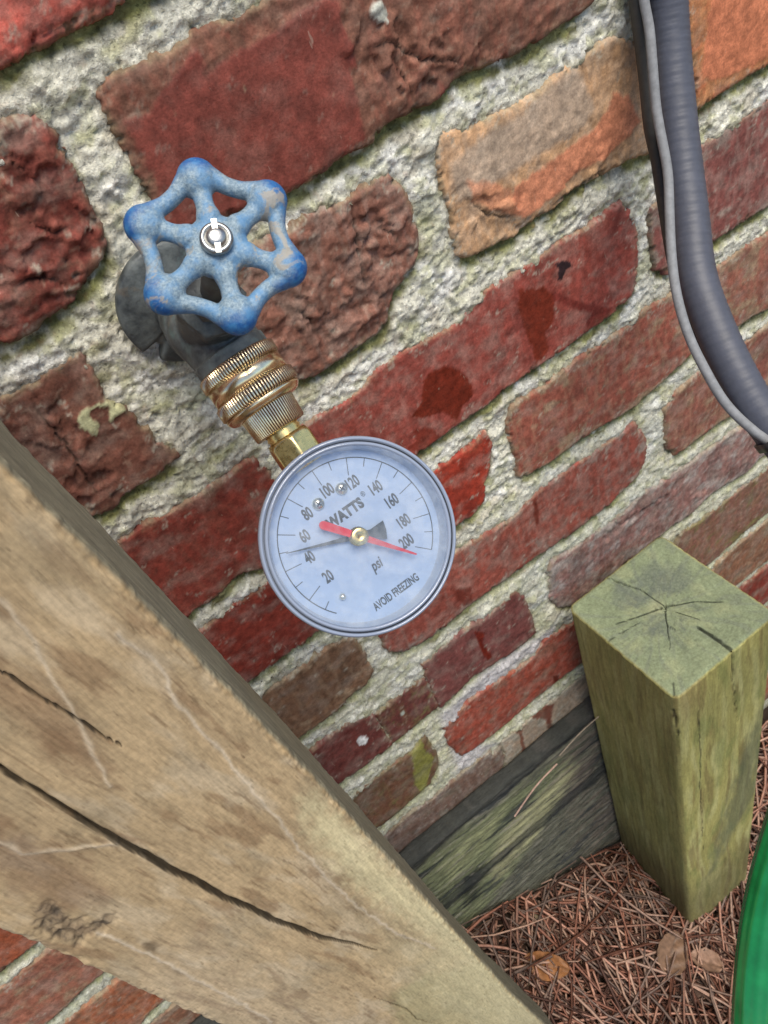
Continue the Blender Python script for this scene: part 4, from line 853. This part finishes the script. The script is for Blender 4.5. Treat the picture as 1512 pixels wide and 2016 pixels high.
# bonnet nut (hexagonal) and stem
HD = (HC-J)/np.linalg.norm(HC-J)
def frame(o, z, x=(1, 0, 0)):
    z = np.asarray(z, float)/np.linalg.norm(z); x = np.asarray(x, float); x = x-z*(x@z); x /= np.linalg.norm(x); y = np.cross(z, x)
    M = Matrix.Identity(4)
    for i in range(3): M[i][0], M[i][1], M[i][2], M[i][3] = x[i], y[i], z[i], o[i]
    return M
def hexnut(name, M, af, h, mat, parent, rot=0., hole=0., ch=.12):
    n = 72; th = np.arange(n)/n*2*np.pi+rot; a = (th-rot+np.pi/6) % (np.pi/3)-np.pi/6
    rh = af/2/np.cos(a); rc = np.minimum(rh, af/2*1.10)
    rings = [(np.full(n, max(hole, 1e-4)), 0), (np.minimum(rc, af/2*1.01), 0), (rc, h*ch), (rh*.999, h*ch*1.5), (rh*.999, h-h*ch*1.5), (rc, h-h*ch), (np.minimum(rc, af/2*1.01), h), (np.full(n, max(hole, 1e-4)), h)]
    V = np.stack([np.stack([r*np.cos(th), r*np.sin(th), np.full(n, z)], -1) for r, z in rings], 1).reshape(-1, 3)
    o = mesh_np(name, V, grid_faces(n, len(rings), True)[:, ::-1], mat, None, False); o.matrix_world = M; return o
hx = hexnut('bonnet_nut', frame(J+HD*.020, HD), .0205, .008, M_BODY, None, .3); bpy.context.view_layer.update(); child_world(hx, tap)
hx = hexnut('packing_nut', frame(J+HD*.032, HD), .0150, .008, M_BODY, None, .1); bpy.context.view_layer.update(); child_world(hx, tap)
v, f = cyl(J+HD*.02, HC-HN*.002, .0042, .0036); child_world(mesh_np('stem', v, f, M_BODY), tap)
# handwheel
HM = frame(HC, HN)
parts = []; K = .0239/172.
ph = 1.2426
N_ = 240; tt = np.arange(N_+1)/N_*2*np.pi; lob = (.5+.5*np.cos(6*(tt-ph)))
rl = (121+20*lob**1.2)*K
ring = np.stack([rl*np.cos(tt), rl*np.sin(tt), -.0006+.0*tt], 1)
rt = (16+9.5*lob**2)*K
v, f, s_, t_ = tube(ring, rt, 16); v = v*[1, 1, 1.15]; parts.append((v, f))
for k in range(6):
    a = ph-k*math.pi/3; d = np.array([math.cos(a), math.sin(a), 0])
    b = ball(d*135*K+[0, 0, -.0006], 39*K, 1.0, 1.0, .9); parts.append(b)
    n_ = 14; rr2 = np.linspace(30, 138, n_); P = d[None]*rr2[:, None]*K; P[:, 2] = -.0004+.0010*np.exp(-((rr2-30)/35)**2)
    wd = (17+7*np.exp(-((rr2-55)/16)**2)+14*np.exp(-((rr2-138)/28)**2))*K
    v, f, s_, t_ = tube(P, wd, 16); parts.append((v, [list(q) for q in f.tolist()]+[[i*n_ for i in range(16)], [i*n_+n_-1 for i in range(16)][::-1]]))
hubp = [(.0001, .0030), (.0055, .0030), (.0062, .0026), (.0074, .0014), (.0082, .0006), (.0082, -.0022), (.0064, -.0045), (.0001, -.0045)]
v, f = lathe(hubp, 48); parts.append((v, f))
hw = remesh('handwheel', parts, .00034, 4, M_HANDLE, None); hw.matrix_world = HM; bpy.context.view_layer.update(); child_world(hw, tap)
def kid(name, v, f, mat, par, smooth=True, M=None):
    o = mesh_np(name, v, f, mat, None, smooth); o.parent = par
    if M is not None: o.matrix_local = M
    return o
# screw: washer-like ring, domed head with a slot
v, f = lathe([(.0001, .0034), (.0040, .0034), (.0043, .0039), (.0043, .0048), (.0040, .0054), (.0031, .0058), (.0030, .0050), (.0029, .0050), (.0028, .0057), (.0022, .0063), (.0014, .0066), (.0001, .0067)][::-1], 48)
sc = kid('handle_screw', v, f, M_STEEL, hw)
v, f = cyl((0, 0, 0), (0, 0, .001), 1, 1, 4); bx_ = np.array([[-1, -1, 0], [1, -1, 0], [1, 1, 0], [-1, 1, 0], [-1, -1, 1], [1, -1, 1], [1, 1, 1], [-1, 1, 1]], float); bf = [[3, 2, 1, 0], [4, 5, 6, 7], [0, 1, 5, 4], [1, 2, 6, 5], [2, 3, 7, 6], [3, 0, 4, 7]]
M_DARK = simple('dark_slot', (.05, .05, .05), .6)
sb = [(bx_*[.0007, .0014, .0016]+[0, .0030, .0048], bf), (bx_*[.0007, .0014, .0016]+[0, -.0030, .0048], bf)]
V, F = join_vf(sb); rot = Matrix.Rotation(-.45, 4, 'Z'); kid('screw_notch', V, F, M_STEEL, hw, False, rot)

# ------------------------------------------------------------------ the pressure gauge and its brass swivel coupling
GM = frame(G, GN); gauge = empty('pressure_gauge', M=GM)
tag(gauge, 'round white pressure gauge with red and black needles hanging below the tap', 'pressure gauge')
AX = Matrix(((1, 0, 0, 0), (0, 0, 1, 0), (0, -1, 0, 0), (0, 0, 0, 1)))      # local z of the part -> local +y of the gauge (towards the tap)
ZC = -.011                                                   # depth of the coupling axis behind the rim
def AXM(): return Matrix.Translation((0, 0, ZC)) @ AX
M_TARN_SHADE = simple('tarnish_shade', (.07, .035, .018), .6)
def lat(name, prof, mat, seg=96, knurl=None, smooth=True):
    v, f = lathe(prof, seg, knurl); o = kid(name, v, f, mat, gauge, smooth, AXM())
    if knurl:                                                # dark brown painted into the grooves: their shade as well as tarnish
        o.data.materials.append(M_TARN_SHADE); iu = f[:, 0]//len(prof)
        o.data.polygons.foreach_set('material_index', np.isin(iu % 6, (3, 4)).astype(np.int32)); o.data.update()
    return o
# swivel nut: two knurled bands with a smooth band between
def band(name, r, z0, z1, k): 
    return lat(name, [(r-.0014, z0), (r-.0006, z0), (r, z0+.0005), (r, z1-.0005), (r-.0006, z1), (r-.0014, z1)], M_BRASS, 504, {2: k, 3: k, 1: k*.8, 4: k*.8} if k else None, False)
sw = lat('swivel_nut', [(.0105, .0735), (.0136, .0735), (.0138, .0730), (.0138, .0575), (.0146, .0572), (.0146, .0562), (.0134, .0548), (.0118, .0542), (.0095, .0542)], M_BRASS, 256, None, False)
b1 = band('knurled_band', .0149, .0687, .0732, .0009); b2 = band('knurled_band', .0154, .0575, .0625, .0009)
lat('smooth_band', [(.0138, .0690), (.0143, .0690), (.0143, .0623), (.0138, .0623)], M_BRASS, 256, None, False)
lat('inlet_body', [(.0060, .0455), (.0092, .0455), (.0097, .0460), (.0103, .0540), (.0103, .0550), (.0080, .0550)], M_BRASS, 396, {1: .0006, 2: .0008, 3: .0008}, False)
thp = [(.0062+.0005*(i % 2), .0400+.0008*i) for i in range(8)]
lat('threaded_neck', [(.004, .040)]+thp+[(.004, .0465)], M_YBRASS, 64)
hn = hexnut('hex_nut', Matrix.Identity(4), .0150, .0125, M_YBRASS, None, math.radians(0)); hn.parent = gauge; hn.matrix_local = Matrix.Translation((0, .0300, ZC)) @ AX
# case
M_CASE = simple('dark_case', (.05, .055, .065), .35); M_RIM = None
def mat_rim():
    t = NT('clear_bezel'); t.b.inputs['Base Color'].default_value = (.24, .28, .36, 1); t.set(Roughness=.10, Specular_IOR_Level=.6, Coat_Weight=.5, Coat_Roughness=.05); return t.m
M_RIM = mat_rim()
M_DIAL = simple('sky_tinted_dial', (.46, .555, .71), .45, 0, 120, .03); M_INK = simple('dial_print', (.075, .075, .06), .6)  # white dial given a blue tint: the lens's sky reflection put into colour
def zl(name, prof, mat, seg=160, par=None): v, f = lathe(prof, seg); return kid(name, v, f, mat, par or gauge)
zl('case', [(.0001, -.0235), (.0300, -.0235), (.0325, -.0215), (.0330, -.0200), (.0330, -.0075), (.0325, -.0070), (.0315, -.0070)][::-1], M_CASE)
zl('seal_ring', [(.0326, .00005), (.0326, -.0006), (.0329, -.0006), (.0329, .00005)], M_CASE)
zl('bezel', [(.0337, -.0090), (.0343, -.0086), (.0345, -.0070), (.0346, -.0012), (.0343, -.0003), (.0338, .0001), (.0334, 0), (.0331, -.0007), (.0328, -.0008), (.0325, -.0001), (.0321, .0003), (.0316, .0004), (.0313, -.0004), (.0310, -.0006)][::-1], M_RIM)
M_WALL = simple('bezel_inner', (.52, .56, .62), .25)
zl('inner_ring', [(.0311, -.0005), (.0308, -.0020), (.0305, -.0066), (.0300, -.0072)], M_WALL)
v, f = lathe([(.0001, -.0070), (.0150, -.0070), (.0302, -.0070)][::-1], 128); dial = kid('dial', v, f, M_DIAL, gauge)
zd = -.00695
# ticks and arc as thin printed strips
TV = []
def quad(p, q, wd, z=zd):
    p = np.array(p); q = np.array(q); t = (q-p)/np.linalg.norm(q-p); n = np.array([-t[1], t[0]])*wd/2
    return (np.array([[*(p-n), z], [*(q-n), z], [*(q+n), z], [*(p+n), z]]), [[0, 1, 2, 3]])
RA = .0277
def pa(psi, r): a = math.radians(225-1.35*psi); return (r*math.cos(a), r*math.sin(a))
for i in range(1, 21): TV.append(quad(pa(i*10, RA), pa(i*10, RA-(.0062 if i % 2 == 0 else .0031)), .00030))
a0 = 3.5; st = [a0+(200-a0)*i/90 for i in range(91)]
for a, b in zip(st[:-1], st[1:]): TV.append(quad(pa(a, RA), pa(b, RA), .00040))
V, F = join_vf(TV); kid('scale_marks', V, F, M_INK, dial, False)
def text(s, x, y, size, sx=.62, rot=0., shear=0., bold=.0, name='lettering', z=zd, track=1.0):
    cu = bpy.data.curves.new(name, 'FONT'); cu.body = s; cu.size = size; cu.align_x = 'CENTER'; cu.align_y = 'CENTER'; cu.shear = shear; cu.offset = bold; cu.space_character = track; cu.resolution_u = 4
    o = bpy.data.objects.new(name, cu); COL.objects.link(o); bpy.context.view_layer.update()
    me = bpy.data.meshes.new_from_object(o.evaluated_get(bpy.context.evaluated_depsgraph_get())); bpy.data.objects.remove(o); me.materials.clear(); me.materials.append(M_INK)
    q = bpy.data.objects.new(name, me); COL.objects.link(q); q.parent = dial
    q.matrix_local = Matrix.Translation((x, y, z)) @ Matrix.Rotation(rot, 4, 'Z') @ Matrix.Diagonal((sx, 1, 1, 1)); return q
for s_, x, y in (('20', -.0163, -.0058), ('40', -.0178, .0034), ('60', -.0150, .0104), ('80', -.0098, .0162), ('100', .0003, .0189), ('120', .0093, .0162), ('140', .0151, .0100), ('160', .0173, .0029), ('180', .0168, -.0055), ('200', .0137, -.0120)):
    text(s_, x, y, .0056, .60, bold=.0002, name='numeral')
text('WATTS', .0012, .0088, .0051, .82, bold=.0003, name='lettering', track=1.06)
text('\u00ae', .0103, .0108, .0026, .8, bold=.00003)
text('psi', 0, -.0122, .0054, .68, shear=.25, bold=.00014)
text('AVOID FREEZING', .0004, -.0244, .0041, .60, bold=.00013)
V, F = join_vf([quad((-.0078, .0078), (-.0058, .0100), .0012), quad((-.0070, .0072), (-.0050, .0094), .0008)]); kid('emblem', V, F, M_INK, dial, False)
# two cross-head screws and the stop peg
def xscrew(x, y):
    v, f = lathe([(.0022, -.0070), (.0022, -.0064), (.0018, -.0056), (.0009, -.0052), (.0001, -.0051)][::-1], 32); o = kid('dial_screw', v, f, M_BRSC, gauge, True, Matrix.Translation((x, y, 0)))
    V, F = join_vf([(bx_*[.0011, .00025, .0002]+[0, 0, -.0051], bf), (bx_*[.00025, .0011, .0002]+[0, 0, -.0051], bf)]); kid('cross_slot', V, F, M_DARK, o, False, Matrix.Rotation(.5, 4, 'Z'))
M_BRSC = metal('pale_brass', (.80, .76, .62), .25)
xscrew(.0050, .0168); xscrew(-.0048, .0170)
v, f = ball((-.0162, -.0143, -.0062), .0012); kid('stop_peg', v, f, M_BRSC, gauge)
# needles
def plate(name, out, z, th, mat):
    n = len(out); V = [(x, y, z) for x, y in out]+[(x, y, z+th) for x, y in out]
    return kid(name, np.array(V), [list(range(n))[::-1], list(range(n, 2*n))]+[[i, (i+1) % n, n+(i+1) % n, n+i] for i in range(n)], mat, gauge, False)
def rota(pts, a): c, s = math.cos(a), math.sin(a); return [(x*c-y*s, x*s+y*c) for x, y in pts]
M_BLACK = simple('black_needle', (.05, .055, .045), .5); M_REDN = simple('red_needle', (.75, .02, .015), .4)
aB = math.radians(225-1.35*49.5)
plate('black_needle', rota([(.0255, .00012), (.0255, -.00012), (.010, -.0006), (0, -.0012), (-.005, -.0014), (-.0100, -.0034), (-.0104, 0), (-.0100, .0034), (-.005, .0014), (0, .0012), (.010, .0006)], aB), -.0052, .0003, M_BLACK)
aR = math.radians(-52.0)
fat = [(-.0130+.0015*math.cos(a), .0015*math.sin(a)) for a in np.linspace(math.pi*.5, math.pi*1.5, 10)]
plate('red_needle', rota([(.0215, .0003), (.004, .0011)]+fat+[(.004, -.0011), (.0215, -.0003)], aR), -.0034, .0009, M_REDN)
v, f = lathe([(.0001, -.0012), (.0004, -.0009), (.0028, -.0009), (.0031, -.0011), (.0032, -.0040), (.0034, -.0040), (.0034, -.0048)][::-1], 48); kid('hub_cap', v, f, M_YBRASS, gauge)
# lens: thin clear plastic disc
def mat_lens():
    t = NT('clear_plastic'); t.t.nodes.remove(t.b); tr = t.n('ShaderNodeBsdfTransparent'); tr.inputs[0].default_value = (.93, .95, .97, 1); gl = t.n('ShaderNodeBsdfGlossy'); gl.inputs['Roughness'].default_value = .04
    fr = t.n('ShaderNodeFresnel'); fr.inputs[0].default_value = 1.55; mx = t.n('ShaderNodeMixShader')
    f = t.n('ShaderNodeMath', operation='MULTIPLY_ADD'); f.inputs[1].default_value = 2.6; f.inputs[2].default_value = .03; t.l(fr.outputs[0], f.inputs[0])
    t.l(f.outputs[0], mx.inputs[0]); t.l(tr.outputs[0], mx.inputs[1]); t.l(gl.outputs[0], mx.inputs[2]); 
    ds = t.n('ShaderNodeBsdfDiffuse'); ds.inputs[0].default_value = (.62, .66, .70, 1); m2 = t.n('ShaderNodeMixShader'); v = t.coord()
    t.l(t.mix((0, 0, 0), t.ramp(t.noise(v, 70, 5, .7), [(.42, .0), (.70, .26)]), 1.), m2.inputs[0]); t.l(mx.outputs[0], m2.inputs[1]); t.l(ds.outputs[0], m2.inputs[2])
    t.l(t.ramp(t.noise(v, 90, 4), [(.35, .03), (.7, .16)]), gl.inputs['Roughness']); t.l(m2.outputs[0], t.out.inputs[0]); return t.m
zl('lens', [(.0001, .0006), (.020, .0005), (.0312, .0001)][::-1], mat_lens(), 96)

# ------------------------------------------------------------------ conduit, cables, tie and hose
CONDUIT= [[294.8, -9.3, -101.5], [293.2, -12.0, -117.4], [292.6, -13.8, -130.8], [285.7, -21.6, -151.7], [272.9, -37.4, -180.7], [259.9, -54.0, -204.8], [247.0, -69.5, -223.5], [238.5, -86.2, -237.9], [231.8, -105.4, -254.2], [228.9, -123.6, -270.0], [230.2, -148.6, -291.1], [240.1, -179.0, -318.0]]
CABLE= [[287.3, -4.3, -98.8], [282.0, -10.3, -113.2], [279.3, -13.4, -125.5], [277.4, -17.8, -134.6], [272.3, -23.6, -146.0], [269.1, -27.3, -154.8], [265.8, -31.3, -163.9], [260.9, -39.1, -175.7], [257.5, -44.6, -184.9], [251.4, -50.6, -192.4], [240.9, -60.7, -205.2], [237.9, -63.9, -209.2], [232.2, -70.4, -217.1], [227.0, -78.3, -226.3], [222.8, -87.7, -236.7], [219.1, -99.5, -246.3], [217.8, -110.1, -257.1], [218.5, -118.9, -264.0], [220.3, -126.7, -269.7], [222.1, -135.7, -273.7], [229.2, -154.2, -289.7]]
DARKC= [[285.3, -3.0, -98.0], [281.2, -7.7, -126.5], [279.9, -10.5, -139.7], [276.4, -15.7, -155.7], [270.1, -23.5, -175.0], [270.0, -26.6, -186.6], [264.2, -34.5, -198.8], [259.2, -41.3, -206.8], [251.8, -51.1, -218.5], [246.3, -59.1, -226.3], [239.6, -68.3, -235.8], [235.2, -88.3, -253.7], [237.3, -115.6, -278.3]]
HOSE= [[255.6, -193.1, -398.7], [198.3, -201.3, -394.2], [160.1, -209.4, -398.5], [134.2, -219.8, -408.8], [112.9, -229.7, -420.2], [92.8, -241.8, -434.8], [73.2, -256.7, -454.8], [56.6, -271.5, -488.1], [40.1, -289.8, -553.3], [26.8, -307.2, -716.5]]
M_COND = simple('grey_conduit_jacket', (.06, .064, .083), .52, 0, 180, .12, .15, 700)
CONDUIT = [[299, -9.4, 470], [299, -9.4, 250], [298, -9.4, 60], [296, -9.4, -50]]+CONDUIT+[[290, -190, -370], [370, -195, -520], [450, -190, -800], [460, -190, -1000]]
P, q = resample(catmull(np.array(CONDUIT)/1000, 24), .0009)
for _ in range(60): P[1:-1] = (P[:-2]+2*P[1:-1]+P[2:])/4
CP = P.copy()
def ribs(r, th, s):
    u = ((s/.0047+th/(2*np.pi)) % 1.)
    return r+.00018*np.exp(-((u-.5)/.10)**2)-.00014*np.exp(-((u-.68)/.08)**2)
v, f, s_, t_ = tube(P, .0086, 48, 0, ribs)
tag(mesh_np('flexible_conduit', v, f, M_COND), 'thick dark grey ribbed flexible conduit curving down the right edge', 'conduit')
M_CAB = simple('grey_cable_jacket', (.20, .205, .21), .7, 0, 320, .2, .2, 900)
CABLE = [[290, -4, 470], [290, -4, 250], [289, -4, 60], [288, -4, -50]]+CABLE
P, q = resample(catmull(np.array(CABLE)/1000, 12), .0015)
for _ in range(14): P[1:-1] = (P[:-2]+2*P[1:-1]+P[2:])/4
KP = P.copy()
v, f, s_, t_ = tube(P, .00215, 20); tag(mesh_np('cable', v, f, M_CAB), 'thin pale grey cable running along the left side of the thick conduit', 'cable')
M_CAB2 = simple('dark_cable_jacket', (.045, .04, .032), .6, 0, 320, .25)
DARKC = [[284, -4.5, 470], [284, -4.5, 250], [284, -4.5, 60], [285, -4.5, -50]]+DARKC
P, q = resample(catmull(np.array(DARKC)/1000, 12), .0015)
for _ in range(14): P[1:-1] = (P[:-2]+2*P[1:-1]+P[2:])/4
v, f, s_, t_ = tube(P, .0036, 20); tag(mesh_np('dark_cable', v, f, M_CAB2), 'dark brown cable half hidden behind the pale grey cable', 'cable')
# cable tie round conduit and cable
C0 = (np.array(CONDUIT[13])*.72+np.array(CONDUIT[14])*.28)/1000; ic = int(np.argmin(np.linalg.norm(CP-C0, axis=1))); C_ = CP[ic]; T_ = CP[ic+4]-CP[ic-4]; T_ /= np.linalg.norm(T_)
Mt = frame(C_, T_); n = 64; th = np.arange(n)/n*2*np.pi
ct = KP[int(np.argmin(np.linalg.norm(KP-C_, axis=1)))]-C_; lx = np.array(Mt.to_3x3().inverted() @ Vector(ct)); ca = math.atan2(lx[1], lx[0])
dd = np.abs((th-ca+np.pi) % (2*np.pi)-np.pi); rr_ = .0090+.0042*np.exp(-(dd/.38)**2)
rings = [(rr_, -.0019), (rr_+.0011, -.0019), (rr_+.0011, .0019), (rr_, .0019)]
V = np.stack([np.stack([r*np.cos(th), r*np.sin(th), np.full(n, z)], -1) for r, z in rings], 1).reshape(-1, 3)
M_TIE = simple('black_nylon', (.02, .02, .022), .4)
o = mesh_np('cable_tie', V, grid_faces(n, 4, True), M_TIE, None, False); o.matrix_world = Mt; tag(o, 'black cable tie strapping the pale cable to the grey conduit', 'cable tie')
def mat_hose():
    t = NT('green_hose_rubber'); v = t.coord(); f = t.noise(v, 60, 4)
    t.col(t.mix((.004, .12, .028), (.008, .20, .05), t.ramp(f, [(.3, 0), (.7, 1)]))); t.set(Roughness=.22, Specular_IOR_Level=.6); t.bump(t.noise(v, 220, 3), .12, .001); return t.m
HOSE = [[480, -220, -980], [470, -200, -800], [420, -195, -600], [330, -190, -430]]+HOSE+[[27, -318, -890]]
P, q = resample(catmull(np.array(HOSE)/1000, 16), .003)
for _ in range(20): P[1:-1] = (P[:-2]+2*P[1:-1]+P[2:])/4
def hrib(r, th, s): return r+.00022*np.cos(th*12)
v, f, s_, t_ = tube(P, .0098, 72, 0, hrib); tag(mesh_np('garden_hose', v, f, mat_hose()), 'glossy green garden hose hanging at the lower right corner', 'garden hose')
